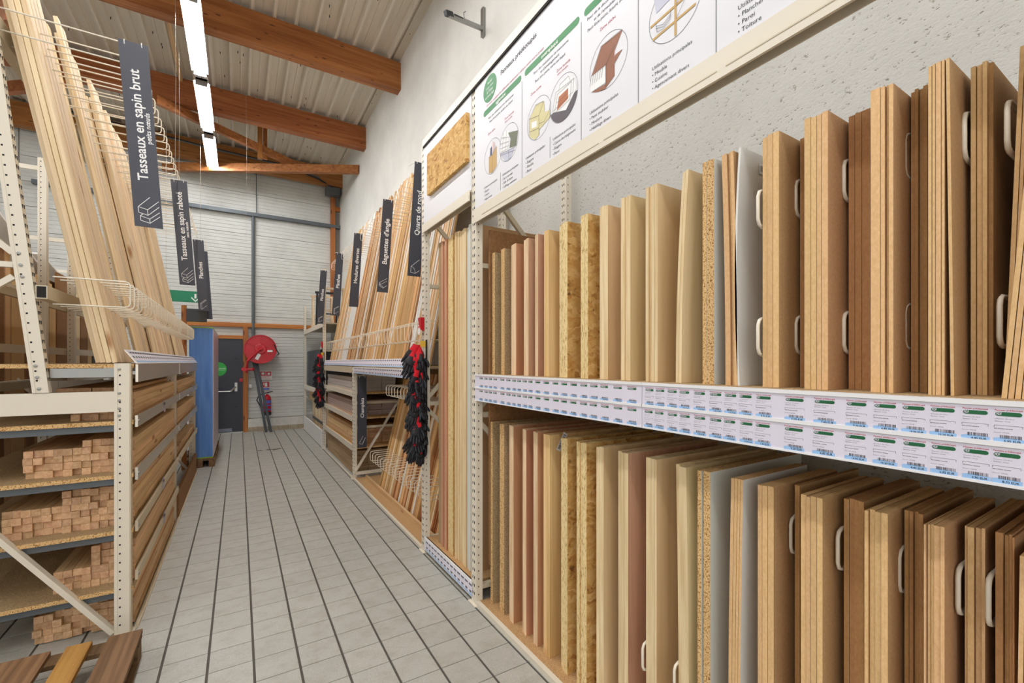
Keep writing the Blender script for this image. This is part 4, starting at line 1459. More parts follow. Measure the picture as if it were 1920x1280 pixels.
for y, txt, sub, kd, lab in ((3.13, 'Tasseaux en sapin brut', 'petits nœuds', 'tasseaux', 'large dark blade sign reading Tasseaux en sapin brut on the batten rack'),
                             (5.28, 'Tasseaux en sapin raboté', 'sans nœuds', 'tasseaux', 'dark blade sign reading Tasseaux en sapin raboté on the batten rack'),
                             (7.62, 'Planches', None, 'planche', 'dark blade sign reading Planches at the far end of the batten rack')):
    dz = -.02 if y > 7 else 0
    blade(-.482, -.36, 2.28 + dz, -.553, -.427, 3.272 + dz, y, txt, sub, kd, lab, tpos=(.255, .235, .46)[(y > 5) + (y > 7)], tlen=(.6, .655, .23)[(y > 5) + (y > 7)])
t = thing('aisle_sign', 'second dark blade sign half hidden behind the Planches sign', 'sign', (-.39, 7.9, 2.2))
obj('panel', MB().add([(-.445, 7.9, 2.17), (-.33, 7.9, 2.17), (-.395, 7.9, 3.16), (-.51, 7.9, 3.16), (-.445, 7.904, 2.17), (-.33, 7.904, 2.17), (-.395, 7.904, 3.16), (-.51, 7.904, 3.16)], [(0, 1, 2, 3), (7, 6, 5, 4), (0, 4, 5, 1), (1, 5, 6, 2), (2, 6, 7, 3), (3, 7, 4, 0)]), M['sign'], t)
obj('hanger', MB().tube([(-.4, 7.9, 3.16), (-.42, 7.85, 3.3)], .003, 5), M['wire'], t)

for y, txt, kd, lab in ((3.72, 'Quarts de rond', 'rond', 'dark blade sign reading Quarts de rond beside the tall upright'),
                        (4.75, "Baguettes d'angle", 'angle', "dark blade sign reading Baguettes d'angle on the moulding rack"),
                        (6.2, 'Moulures diverses', 'moulure', 'dark blade sign reading Moulures diverses on the moulding rack'),
                        (7.5, 'Plinthes', 'plinthe', 'dark blade sign reading Plinthes, the one beside the Moulures sign'),
                        (8.4, 'Plinthes', 'plinthe', 'dark blade sign reading Plinthes, the one next to the end wall')):
    d = {3.72: 0, 4.75: .01, 6.2: .022, 7.5: .022, 8.4: 0}[y]
    k = y / 3.72
    q = (1.157, 1.26, 2.21, 1.218, 1.323, 3.15) if y == 8.4 else (1.23 + d, 1.347 + d, 2.28, 1.297 + d, 1.407 + d, 3.275)
    blade(*q, y, txt, None, kd, lab, *{3.72: (None, .36, .39), 4.75: (None, .305, .49), 6.2: (None, .32, .475), 7.5: (None, .44, .22), 8.4: (None, .43, .22)}[y])
t = blade(1.296, 1.41, .437, 1.296, 1.41, 1.357, 5.9, 'Champlats', None, 'champlat', 'dark upright sign reading Champlats under the moulding rack shelf', tpos=.42, tlen=.275)

# ================================================================== moulding rack (two bays beyond the tall panels)
MR = thing('moulding_rack', 'cream rack with leaning mouldings and wire dividers beyond the tall panels', 'rack', (XR, 6.1, 0))
for y, h in ((6.1, 1.47), (8.55, 3.2)):
    upright(MR, XR, XR + .045, y - .03, y + .03, h, '-x-y')
    upright(MR, 1.98, 2.025, y - .03, y + .03, 3.4, '')
for ya, yb, bay in ((3.52, 6.07, 0), (6.13, 8.52, 1)):
    obj('shelf_board', MB().box(XR + .02, 2.02, ya, yb, 1.485, 1.505), M['chip'], MR)
    obj('fascia_rail', MB().box(XR, XR + .03, ya, yb, 1.395 if bay else 1.47, 1.482), M['cream_dark'], MR)
    obj('divider_rail', MB().box(1.7, 1.74, ya - .02, yb + .02, 1.76, 1.85), M['cream_dark'], MR)
    obj('divider_rail', MB().box(1.97, 2.02, ya - .02, yb + .02, 3.2, 3.3), M['cream_dark'], MR)
for z0, z1 in ((1.08, 1.145), (.75, .822), (.362, .44)):
    obj('front_rail', MB().box(XR, XR + .012, 6.13, 8.52, z0, z1), M['cream'], MR)
    obj('shelf_board', MB().box(XR + .02, 1.98, 6.08, 8.5, z0 + .03, z0 + .05), M['chip_edge'], MR)
obj('brace', MB().bar((XR + .02, 6.06, .1), (2.0, 6.06, 1.2), .02, .05, up=(0, 1, 0)), M['cream'], MR)
obj('brace', MB().bar((XR + .02, 6.05, .08), (2.0, 6.05, .08), .03, .04), M['cream'], MR)
for z in (1.35, 1.0, .68):
    obj('cross_strut', MB().bar((XR + .04, 6.05, z), (2.0, 6.05, z), .02, .03), M['cream_dark'], MR)
obj('floor_board', MB().box(XR + .02, 2.02, 3.52, 6.05, .004, .022), M['shelf_chip'], MR)
obj('floor_edging', MB().box(XR - .006, XR + .02, 3.52, 6.07, 0, .02), M['cream'], MR)
obj('timber_lip', MB().box(1.405, 1.43, 3.55, 5.95, .022, .065), M['fir_lying'], MR)
obj('floor_edging', MB().box(XR - .006, XR + .01, 6.13, 8.52, 0, .015), M['cream'], MR)
obj('divider_rail', MB().box(1.7, 1.74, 3.52, 5.5, .36, .45), M['cream_dark'], MR)
obj('divider_rail', MB().box(1.8, 1.84, 3.52, 5.1, 1.2, 1.28), M['cream_dark'], MR)
y = 3.58
while y < 8.5:
    if not 6.02 < y < 6.15:
        hoop(MR, 1.7, 1.305, y, 1.81, .16, .0034)
    if y < 5.4:
        hoop(MR, 1.7, 1.33, y + .02, .42, .115, .0036)
    y += .112
y = 3.6
while y < 8.5:
    hoop(MR, 1.97, 1.4, y, 3.24, .12, .0034)
    y += .13
y = 3.7
while y < 4.75:
    hoop(MR, 1.8, 1.32, y, 1.24, .11, .0036)
    y += .098

# price strips of the moulding rack
P = thing('price_rail', 'sloping lilac price rail along the top shelf of the moulding rack', 'price rail', (XR, 6.0, 1.49))
for ya, yb in ((3.5, 6.1), (6.12, 8.5)):
    b = MB().add([(1.275, ya, 1.49), (1.275, yb, 1.49), (1.31, yb, 1.572), (1.31, ya, 1.572), (1.279, ya, 1.488), (1.279, yb, 1.488), (1.314, yb, 1.57), (1.314, ya, 1.57)],
                 [(3, 2, 1, 0), (4, 5, 6, 7), (1, 5, 4, 0), (7, 6, 2, 3), (4, 7, 3, 0), (2, 6, 5, 1)])
    obj('channel', b, M['rail_white'], P)
P2 = thing('price_rail', 'upright lilac price rail under the sloping one, beside the gloves', 'price rail', (XR, 4.8, 1.4))
obj('channel', MB().box(1.268, 1.279, 3.52, 6.04, 1.395, 1.474), M['rail_white'], P2)
e2 = Vector((.035, 0, .082)).normalized()
for k in range(72):
    yk = 3.58 + k * .068
    if yk > 8.45:
        break
    b = MB()
    o = Vector((1.2745, yk, 1.4905)) + e2 * .004
    b.flat([(0, 0), (.06, 0), (.06, .08), (0, .08)], o, EX, e2, 0)
    o = o + Vector((-.0005, 0, .0003))
    b.flat([(.006, .06), (.045, .06), (.045, .072), (.006, .072)], o, EX, e2, 1)
    b.flat([(.0, .0), (.06, 0), (.06, .01), (0, .01)], o, EX, e2, 2)
    b.flat([(.02, .014), (.05, .014), (.05, .024), (.02, .024)], o, EX, e2, 3)
    obj('ticket', b, [M['ticket'], M['ink_grey'], M['blue_band'], M['ink']], P)
    if yk < 6.0:
        b = MB()
        b.flat([(0, 0), (.06, 0), (.06, .072), (0, .072)], (1.2672, yk, 1.399), EX, EY, 0)
        b.flat([(.006, .052), (.04, .052), (.04, .064), (.006, .064)], (1.2668, yk, 1.399), EX, EY, 3)
        b.flat([(.0, .0), (.06, 0), (.06, .01), (0, .01)], (1.2668, yk, 1.399), EX, EY, 2)
        b.flat([(.02, .014), (.05, .014), (.05, .026), (.02, .026)], (1.2668, yk, 1.399), EX, EY, 3)
        obj('ticket', b, [M['ticket'], M['ink_grey'], M['blue_band'], M['ink']], P2)

# leaning mouldings on the shelf
M['moulding_white'] = plain('white primed moulding', (232, 231, 226), .5)
M['moulding_dark'] = wood('dark hardwood moulding', (176, 118, 66), (140, 88, 46), 'z', 60, knots=False, var=.15)
RLA = math.atan(.19)
y, n = 3.57, 0
while y < 8.42:
    if 6.0 < y < 6.14:
        y = 6.16
    if 4.35 < y < 4.75:
        w, mat, t = .085, 'moulding', .02
    elif 7.0 < y < 7.42:
        w, mat, t = .1, 'moulding_white', .015
    else:
        w, mat, t = R.choice((.02, .028, .035, .045)), R.choices(('moulding', 'moulding', 'fir', 'moulding_white', 'moulding_dark'), (6, 3, 3, 1.6, 1))[0], R.choice((.015, .02, .03))
    L = 2.4
    for j in range(R.choice((1, 2)) if w < .06 else 1):
        what = {'moulding': 'pine', 'fir': 'pale fir', 'moulding_white': 'white', 'moulding_dark': 'dark brown'}[mat]
        stick('leaning_moulding', w, t, L - R.choice((0, 0, .03, .1)), mat, (1.36 + (t + .004) * j + R.uniform(0, .01), y + w / 2, 1.506 + .006), RLA,
              '%s moulding leaning above the shelf, %s from the glove strip%s' % (what, ordw(n + 1), ', behind another' if j else ''), 'moulding', 'mouldings leaning above the shelf of the moulding rack')
    y += w + R.choice((.001, .003, .006, .02))
    n += 1
# leaning mouldings below, on the floor
y, n = 3.57, 0
while y < 5.45:
    w, mat, t = R.choice((.025, .035, .05, .06)), R.choices(('moulding', 'moulding_dark', 'fir', 'moulding_white'), (6, 2, 1.2, .4))[0], R.choice((.015, .02))
    L = R.choice((1.38, 1.4, 1.42, 1.36)) if y > 4.75 else 1.42
    for j in range(2):
        what = {'moulding': 'pine', 'fir': 'pale fir', 'moulding_white': 'white', 'moulding_dark': 'dark brown'}[mat]
        stick('floor_moulding', w, t, L, mat, (1.44 + (t + .004) * j + R.uniform(0, .008), y + w / 2, .0225 + .007), math.atan(.24),
              '%s flat moulding standing on the floor, %s from the tall upright%s' % (what, ordw(n + 1), ', behind another' if j else ''), 'moulding', 'flat mouldings standing on the floor under the shelf')
    y += w + R.choice((.002, .01, .03))
    n += 1
# back boards leaning from floor to above the shelf next to the tall upright are part of the rack lining
obj('back_lining', MB().box(2.03, 2.06, 5.0, 8.5, .02, 1.45), M['chip'], MR)

# packs on the shelves of the far bay
PK = ((1.1315, .2, 'film', 'film', 4, 'clear-wrapped pack of pale cladding'), (.8015, .21, 'purple_film', 'purple_film', 6, 'film-wrapped pack of brown laminate'), (.4135, .24, 'fir_lying', 'fir_end', 7, 'bare pine cladding'), (.006, .32, 'wood_grey', 'wood_grey', 9, 'grey-brown flooring'))
for z0, hh, m1, m2, rows, nm in PK:
    dz = hh / rows
    for r in range(rows):
        for c in range(3):
            lying('plank_pack', .19, dz - .002, 2.05 + R.uniform(0, .05), (1.43 + c * .195, 6.3 + R.uniform(0, .05) + (.0 if c else -.02), z0 + r * dz),
                  '%s, %s layer up, %s from the aisle' % (nm, ordw(r + 1), ordw(c + 1)), '%s on the shelves by the Champlats sign' % nm, 'plank pack', (m1, m2))
# ---- end rack next to the end wall
ER = thing('end_rack', 'cream open rack standing against the end wall with dark shutters on it', 'rack', (XR, 10, 0))
upright(ER, XR, XR + .045, 11.28, 11.34, 2.83, '-x-y')
upright(ER, 1.98, 2.02, 11.28, 11.34, 2.83, '')
for z in (2.26, 1.02):
    obj('shelf_beam', MB().box(XR, XR + .03, 8.6, 11.27, z - .09, z), M['cream'], ER)
    obj('shelf_board', MB().box(XR + .03, 2.02, 8.6, 11.27, z - .03, z - .005), M['cream_dark'], ER)
obj('diagonal_strut', MB().bar((XR + .04, 11.27, 1.55), (2.0, 11.27, 2.15), .02, .03), M['cream'], ER)
obj('diagonal_strut', MB().bar((XR + .04, 11.27, .75), (1.9, 11.27, .2), .02, .03), M['cream'], ER)
obj('kick_board', MB().box(XR - .005, XR + .02, 8.62, 11.26, 0, .3), M['white'], ER)
SHT = (8.75, 9.0, 9.25, 9.5, 9.75)
for k in range(9):
    y0 = 9.15 + k * .21
    t = thing('shutter', 'folded anthracite shutter standing on the end rack, %s from the glove strip' % ordw(k + 1), 'shutter', (1.33, y0, 1.016), 'anthracite shutters on the end rack')
    obj('panel', MB().box(1.325, 1.85, y0, y0 + .17, 1.016, 1.78), M['black'], t)
    obj('edge_profile', MB().box(1.312, 1.325, y0 + .02, y0 + .05, 1.03, 1.77), M['pvc'], t)
    obj('edge_profile', MB().box(1.312, 1.325, y0 + .11, y0 + .14, 1.03, 1.77), M['grey'], t)
for k, (z, y0) in enumerate(((.78, 8.7), (.86, 8.7), (.72, 8.75))):
    lying('short_board', .3, .06, 2.2, (1.5, y0, .72 + .062 * k), '%s thick pine board in the pile under the shutters' % ordw(k + 1), 'thick pine boards under the shutters', 'board')
for k in range(5):
    y0 = 8.72 + k * .42
    b = MB().box(1.4, 1.43, y0, y0 + .4, .005, .71)
    b.box(1.397, 1.4, y0, y0 + .4, .3, .36, 1)
    obj('wide_board', b, [M['fir'], M['grey']], loc=(1.4, y0, .005), label='wide pine board with a dark band standing under the shutters, %s from the glove strip' % ordw(k + 1), cat='board', group='wide pine boards under the shutters')
obj('support_ledger', MB().box(1.45, 1.6, 8.65, 11.2, .68, .715), M['cream_dark'], ER)
# folding trestles and frames on the top shelf
for k, (y0, m) in enumerate(((9.3, 'fir'), (9.95, 'black'), (10.6, 'fir'))):
    b = MB()
    b.bar((1.4, y0, 2.26), (1.4, y0 + .12, 3.0), .03, .03)
    b.bar((1.4, y0 + .3, 2.26), (1.4, y0 + .18, 3.0), .03, .03)
    b.bar((1.8, y0, 2.26), (1.8, y0 + .12, 3.0), .03, .03)
    b.bar((1.8, y0 + .3, 2.26), (1.8, y0 + .18, 3.0), .03, .03)
    b.bar((1.36, y0 + .15, 3.0), (1.85, y0 + .15, 3.0), .05, .04)
    b.bar((1.4, y0 + .05, 2.55), (1.8, y0 + .05, 2.55), .025, .025)
    obj('trestle', b, M[m], loc=(1.6, y0, 2.26), label=('wooden folding trestle beside the Plinthes sign', 'black folding trestle on the end rack', 'wooden folding trestle next to the end wall')[k], cat='trestle', kind='thing')

# ================================================================== gloves on their strips
def glove_mesh():
    b = MB()
    rings = [(0, .028, .012), (-.03, .03, .014), (-.06, .042, .017), (-.09, .045, .018), (-.11, .042, .014)]
    n = 10
    vs = []
    for z, a, c in rings:
        vs += [(a * math.cos(2 * math.pi * j / n), c * math.sin(2 * math.pi * j / n), z) for j in range(n)]
    fs = [(i * n + j, i * n + (j + 1) % n, (i + 1) * n + (j + 1) % n, (i + 1) * n + j) for i in range(4) for j in range(n)]
    b.add(vs[n:], [f for f in [tuple(i - n for i in f) for f in fs if min(f) >= n]] + [tuple(range(3 * n, 4 * n))])
    for x, L, bend in ((-.032, .062, .012), (-.011, .078, .018), (.011, .074, .016), (.031, .058, .01)):
        b.tube([(x, 0, -.1), (x * 1.08, -.004, -.1 - L * .45), (x * 1.1, -bend * .6, -.1 - L * .8), (x * 1.1, -bend, -.1 - L)], .011, 7, radii=[.012, .0115, .0108, .006])
    b.tube([(.036, 0, -.05), (.056, -.012, -.075), (.062, -.022, -.1), (.06, -.03, -.12)], .012, 7, radii=[.014, .0125, .0115, .006])
    b.smooth = True
    c = MB()
    vs = []
    for z, a, d in ((.015, .028, .013), (.0, .027, .013), (-.025, .031, .0145), (-.038, .035, .016)):
        vs += [(a * math.cos(2 * math.pi * j / n), d * math.sin(2 * math.pi * j / n), z) for j in range(n)]
    c.add(vs, [(i * n + j, i * n + (j + 1) % n, (i + 1) * n + (j + 1) % n, (i + 1) * n + j) for i in range(3) for j in range(n)])
    c.add([(-.02, .0175, -.04), (.02, .0175, -.04), (.012, .0185, -.085), (-.012, .0185, -.085), (0, .02, -.065)], [(0, 1, 4), (1, 2, 4), (2, 3, 4), (3, 0, 4)])
    c.smooth = True
    return b, c


gb, gc = glove_mesh()
g0 = obj('work_glove', gb, M['rubber'], loc=(0, 0, 0))
k0 = obj('red_knit_cuff', gc, M['red_cloth'], parent=g0)
g0['category'] = 'glove'
used0 = False
for sx, sy, ztop, nm in ((1.27, 3.43, 1.66, 'near'), (1.27, 8.51, 1.66, 'far')):
    where = 'next to the tall panels' if nm == 'near' else 'by the shutters'
    t = thing('glove_strip', 'black hanging strip with a yellow card, %s' % where, 'display strip', (sx, sy, ztop + .06))
    obj('strip', MB().box(sx + .016, sx + .022, sy - .02, sy + .02, ztop - .85, ztop + .06), M['black'], t)
    obj('yellow_card', MB().box(sx - .03, sx + .014, sy - .001, sy + .001, ztop + .0, ztop + .05), M['yellow'], t)
    rows = 16
    for r in range(rows):
        for c in range(3):
            z = ztop - .02 * (c == 2) - r * .05
            lab = 'black and red work glove %s, %s row down, %s side' % (where, ordw(r + 1), ('aisle', 'rack', 'middle')[c])
            out = R.uniform(.2, .6) if c == 0 else R.uniform(-.15, .25)
            rot = (R.uniform(-.3, .3), out, R.choice((0, 0, 3.1)) + R.uniform(-.9, .9))
            xx = sx - .035 - (.035, 0, .02)[c] + R.uniform(-.015, .01)
            yy = sy - .035 + (0, .05, .02)[c] + R.uniform(-.015, .015)
            if not used0:
                g0.location = (xx, yy, z)
                g0.rotation_euler = rot
                g0['label'] = lab
                g0['group'] = 'work gloves on the hanging strips'
                used0 = True
            else:
                cp(g0, (xx, yy, z), rot, lab, 'work gloves on the hanging strips')
for y, nm in ((3.47, 'near'), (8.55, 'far')):
    t = thing('shelf_talker', 'small red and white card clipped to the %s tall upright' % ('tall-panel' if nm == 'near' else 'shutter-side'), 'card', (1.27, y, 1.83))
    obj('card', MB().box(1.255, 1.27, y - .045, y - .043, 1.79, 1.9), M['red'], t)
    obj('card', MB().box(1.245, 1.275, y - .036, y + .03, 1.8, 1.9), M['red'], t)
    obj('white_disc', MB().lathe((1.244, y, 1.79), (-1, 0, 0), [(0, .03), (.002, .03)], 14), M['white'], t)
    lb = MB()
    write(lb, 'L', (1.2445, y + .02, 1.83), EX, EY, height=.06, bold=True)
    obj('lettering', lb, M['white'], t)

# ================================================================== end wall fittings
Y = BY - .06
t = thing('fire_hose_reel', 'large red fire hose reel beside the fire door', 'hose reel', (.4, BY, 1.82))
c = Vector((.4, BY - .3, 1.82))
obj('front_disc', MB().lathe(c + Vector((0, -.06, 0)), (0, 1, 0), [(-.012, .05), (-.012, .1), (.0, .12), (.0, .29), (-.012, .295), (-.012, .315), (.012, .315), (.012, .02)], 36), M['red'], t)
obj('rear_disc', MB().lathe(c + Vector((0, .14, 0)), (0, 1, 0), [(-.01, .02), (-.01, .315), (.012, .315), (.012, .02)], 36), M['red'], t)
obj('hose_coil', MB().lathe(c + Vector((0, -.04, 0)), (0, 1, 0), [(0, .1), (.01, .27), (.03, .29), (.06, .28), (.09, .29), (.12, .28), (.16, .27), (.17, .1)], 30), M['black'], t)
sp_ = MB()
for a in range(6):
    th = math.radians(30 + 60 * a)
    sp_.bar(c + Vector((math.cos(th) * .11, -.064, math.sin(th) * .11)), c + Vector((math.cos(th) * .28, -.064, math.sin(th) * .28)), .02, .012, up=(0, 1, 0))
obj('pressed_spoke', sp_, M['red'], t)
obj('hub', MB().lathe(c + Vector((0, -.09, 0)), (0, 1, 0), [(0, .03), (.02, .05), (.36, .04)], 14), M['red'], t)
obj('feed_pipe', MB().tube([c + Vector((0, -.1, 0)), c + Vector((-.1, -.1, -.1)), c + Vector((-.24, -.08, -.25)), c + Vector((-.26, .0, -.42)), c + Vector((-.26, .0, -.52))], .02, 8), M['red'], t)
obj('valve', MB().lathe(c + Vector((-.36, .0, -.44)), (1, 0, 0), [(0, .025), (.03, .045), (.06, .03), (.2, .03), (.22, .045), (.25, .02)], 10), M['red'], t)
obj('valve_wheel', MB().lathe(c + Vector((-.3, -.06, -.44)), (0, 1, 0), [(0, .045), (.015, .045)], 12), M['red'], t)
obj('instruction_label', MB().flat([(0, 0), (.06, .12), (.0, .15), (-.06, .03)], c + Vector((-.05, -.0735, -.24)), (1, 0, 0), (0, 0, 1)), M['white'], t)
obj('instruction_label', MB().flat([(0, 0), (.1, 0), (.1, .04), (0, .04)], c + Vector((.13, -.0735, -.06)), (1, 0, 0), (0, 0, 1)), M['white'], t)
obj('nozzle', MB().tube([c + Vector((.26, -.09, .1)), c + Vector((.31, -.09, -.02)), c + Vector((.36, -.06, -.1)), c + Vector((.33, -.04, -.12))], .012, 6), M['black'], t)
obj('wall_bracket', MB().box(.36, .44, BY - .16, BY - .005, 1.5, 2.05), M['red'], t)

t = thing('fire_extinguisher', 'red fire extinguisher with blue label on the end wall', 'extinguisher', (.53, BY - .1, .38))
cx, cy = .535, BY - .17
obj('cylinder', MB().lathe((cx, cy, .38), (0, 0, 1), [(.03, .075), (.06, .08), (.34, .08), (.4, .06), (.43, .025), (.45, .02)], 20), M['red'], t)
obj('base_ring', MB().lathe((cx, cy, .36), (0, 0, 1), [(0, .082), (.06, .084), (.07, .08)], 20), M['black'], t)
obj('valve_handle', MB().bar((cx - .03, cy, .85), (cx + .11, cy - .02, .88), .025, .02), M['black'], t)
obj('valve_body', MB().lathe((cx, cy, .81), (0, 0, 1), [(0, .022), (.04, .025), (.05, .015)], 10), M['silver'], t)
obj('hose', MB().tube([(cx - .03, cy, .85), (cx - .16, cy - .01, .8), (cx - .2, cy - .01, .7), (cx - .14, cy - .01, .58), (cx - .1, cy - .01, .45), (cx - .09, cy - .01, .38)], .012, 7), M['black'], t)
lb = MB()
for z, h in ((.62, .07), (.56, .035), (.47, .03)):
    n = 9
    vs = []
    for j in range(n):
        a = math.radians(200 + 140 * j / (n - 1))
        vs += [(cx + .0812 * math.cos(a), cy + .0812 * math.sin(a), z), (cx + .0812 * math.cos(a), cy + .0812 * math.sin(a), z + h)]
    lb.add(vs, [(2 * j, 2 * j + 2, 2 * j + 3, 2 * j + 1) for j in range(n - 1)])
obj('blue_label', lb, plain('extinguisher label blue', (92, 104, 196), .4), t)
obj('wall_hook', MB().box(cx - .02, cx + .02, cy + .05, BY - .005, .74, .78), M['silver'], t)

for k, (x, z, w, h, lab) in enumerate(((.515, 1.235, .24, .2, 'red fire hose pictogram sign on the end wall'), (.515, 1.0, .15, .2, 'red extinguisher pictogram sign above the extinguisher'))):
    t = thing('safety_sign', lab, 'sign', (x, Y + .04, z))
    obj('plate', MB().box(x - w / 2, x + w / 2, Y + .035, Y + .04, z - h / 2, z + h / 2), M['white'], t)
    b = MB()
    o = (x, Y + .0345, z)
    if k == 0:
        b.flat([(-.11, -.005), (.0, -.005), (.0, .09), (-.11, .09)], o, (1, 0, 0), (0, 0, 1))
        b.flat([(.005, -.005), (.11, -.005), (.11, .09), (.005, .09)], o, (1, 0, 0), (0, 0, 1))
        b.flat(arc(-.055, .045, .03, .03, 0, 360, 16)[:-1], (x, Y + .034, z), (1, 0, 0), (0, 0, 1), 1)
        b.flat([(.03, .02), (.07, .01), (.09, .05), (.05, .07)], (x, Y + .034, z), (1, 0, 0), (0, 0, 1), 1)
        write(b, 'ROBINET', (x, Y + .0345, z - .045), (1, 0, 0), (0, 0, 1), width=.18, center=True, mat=0, bold=True)
        write(b, "D'INCENDIE", (x, Y + .0345, z - .085), (1, 0, 0), (0, 0, 1), width=.18, center=True, mat=0, bold=True)
    else:
        b.flat([(-.07, -.03), (.07, -.03), (.07, .095), (-.07, .095)], o, (1, 0, 0), (0, 0, 1))
        b.flat([(-.02, -.015), (.03, -.015), (.03, .06), (.01, .08), (-.02, .06)], (x, Y + .034, z), (1, 0, 0), (0, 0, 1), 1)
        b.flat([(-.05, .02), (-.035, .02), (-.03, .07), (-.045, .07)], (x, Y + .034, z), (1, 0, 0), (0, 0, 1), 1)
        b.flat([(-.07, -.09), (.07, -.09), (.07, -.045), (-.07, -.045)], o, (1, 0, 0), (0, 0, 1), 2)
    obj('pictogram', b, [M['red'], M['white'], plain('label blue', (92, 104, 196), .4)], t)

t = thing('call_point', 'small red fire alarm call point beside the door post', 'alarm', (.03, BY - .08, 1.14))
obj('box', MB().box(.01, .065, BY - .09, BY - .05, 1.11, 1.18), M['red'], t)
t = thing('switch_box', 'small white switch box on the end wall beside the door post', 'switch', (.22, BY - .05, 1.0))
obj('box', MB().box(.185, .24, BY - .06, BY - .005, .97, 1.05), M['white'], t)
obj('cable', MB().tube([(.2, BY - .03, 1.05), (.2, BY - .03, 1.2)], .006, 5), M['white'], t)
for k, (x0, x1) in enumerate(((.245, .46), (.3, .55))):
    b = MB().bar((x1 + .05, BY - .36, .0), (x0 + .03, BY - .135, 1.55), .055, .07, up=(0, 1, 0))
    obj('plastic_profile', b, M['pvc'], loc=(x1 + .05, BY - .36, 0), label='long dark grey profile leaning on the end wall, %s' % ('towards the door', 'towards the extinguisher')[k], cat='profile', group='dark grey profiles leaning on the end wall')
t = thing('exit_sign', 'green emergency exit sign with a white arrow, hung before the end wall', 'sign', (-.8, 9.9, 2.9))
obj('plate', MB().box(-1.2, -.5, 9.9, 9.93, 2.62, 2.82), M['exit_green'], t)
b = MB()
o = (-.735, 9.899, 2.645)
b.flat([(.045, .13), (.075, .13), (.075, .05), (.045, .05)], o, (1, 0, 0), (0, 0, 1))
b.flat([(-.0, .075), (.06, .01), (.12, .075), (.12, .045), (.06, -.015), (0, .045)], o, (1, 0, 0), (0, 0, 1))
obj('arrow', b, M['white'], t)
for x in (-1.1, -.6):
    obj('suspension_wire', MB().tube([(x, 9.915, 2.82), (x, 9.915, RZ)], .0025, 4), M['string'], t)
t = thing('exit_light', 'small lit emergency exit light on the end wall above the blue pack', 'sign', (-.85, BY - .03, 2.42))
obj('box', MB().box(-1.0, -.76, BY - .06, BY - .01, 2.33, 2.47), M['white'], t)
b = MB().box(-.99, -.77, BY - .065, BY - .06, 2.36, 2.46)
obj('face', b, plain('lit green face', (40, 190, 130), .4, emit=.5), t)
b = MB().flat([(.03, .01), (.08, .01), (.08, .07), (.03, .07)], (-.99, BY - .0655, 2.37), (1, 0, 0), (0, 0, 1))
obj('pictogram', b, M['white'], t)

# strings hanging from the roof
for k, (x, y, z) in enumerate(((-.62, 6.3, 3.5), (-.66, 7.1, 3.4), (.1, 8.6, 3.55))):
    obj('hanging_string', MB().tube([(x, y, RZ), (x + .01, y, (RZ + z) / 2), (x, y, z)], .0012, 4), M['string'], loc=(x, y, z), label='pale string hanging from the roof %s' % ('behind the first blade sign', 'beside the second ceiling light', 'in front of the end wall siding')[k], cat='string')
# wall bracket
t = thing('wall_bracket', 'grey perforated steel bracket fixed high on the plastered wall', 'bracket', (WX, 3.96, 5.0))
obj('wall_plate', MB().box(WX - .03, WX, 3.93, 3.98, 4.8, 5.08), M['galv'], t)
obj('arm', MB().bar((WX - .01, 3.95, 4.87), (1.62, 3.78, 4.72), .03, .035), M['galv'], t)
obj('arm_slot', MB().bar((WX - .05, 3.933, 4.868), (1.7, 3.79, 4.756), .004, .012), M['black'], t)
obj('arm_end', MB().bar((1.68, 3.8, 4.745), (1.6, 3.77, 4.715), .036, .042), M['black'], t)
obj('hook', MB().tube([(1.83, 3.85, 4.8), (1.82, 3.85, 4.86), (1.84, 3.85, 4.88)], .006, 5), M['galv'], t)

# ================================================================== blue wrapped pack at the end of the batten rack
t = thing('wrapped_sheet_pack', 'tall upright pack of sheets in blue film at the end of the batten rack', 'sheet pack', (-.55, 8.9, 0))
PKX0, PKX1, PKY0, PKY1 = -.62, -.335, 7.98, 9.8
obj('film_wrap', MB().box(PKX0, PKX1, PKY0, PKY1, .13, 2.04), M['blue_film'], t)
obj('side_face', MB().box(PKX1, PKX1 + .012, PKY0 + .02, PKY1, .13, 2.035), plain('pinkish film edge', (190, 176, 190), .3), t)
obj('green_band', MB().box(PKX0 - .002, PKX1 + .004, PKY0 - .003, PKY1, 2.04, 2.055), M['green_tape'], t)
obj('green_band', MB().box(PKX0 - .002, PKX1 + .004, PKY0 - .003, PKY1, .12, .135), M['green_tape'], t)
t = thing('pack_pallet', 'low wooden pallet under the blue wrapped pack', 'pallet', (-.5, 8.9, 0))
for k in range(5):
    obj('deck_board', MB().box(-.7, -.31, 7.9 + k * .42, 8.0 + k * .42, .095, .118), M['pallet'], t)
for x in (-.69, -.52, -.38):
    obj('bearer', MB().box(x, x + .07, 7.9, 9.75, .0, .095), M['pallet'], t)
t = thing('corner_post', 'brown wooden post with a metal box standing behind the blue pack', 'post', (-.66, 7.8, 0))
obj('post', MB().box(-.7, -.64, 7.86, 7.92, 0, 2.35), M['beam_y'], t)
obj('metal_box', MB().box(-.64, -.4, 7.8, 7.9, 2.12, 2.3), M['pvc'], t)

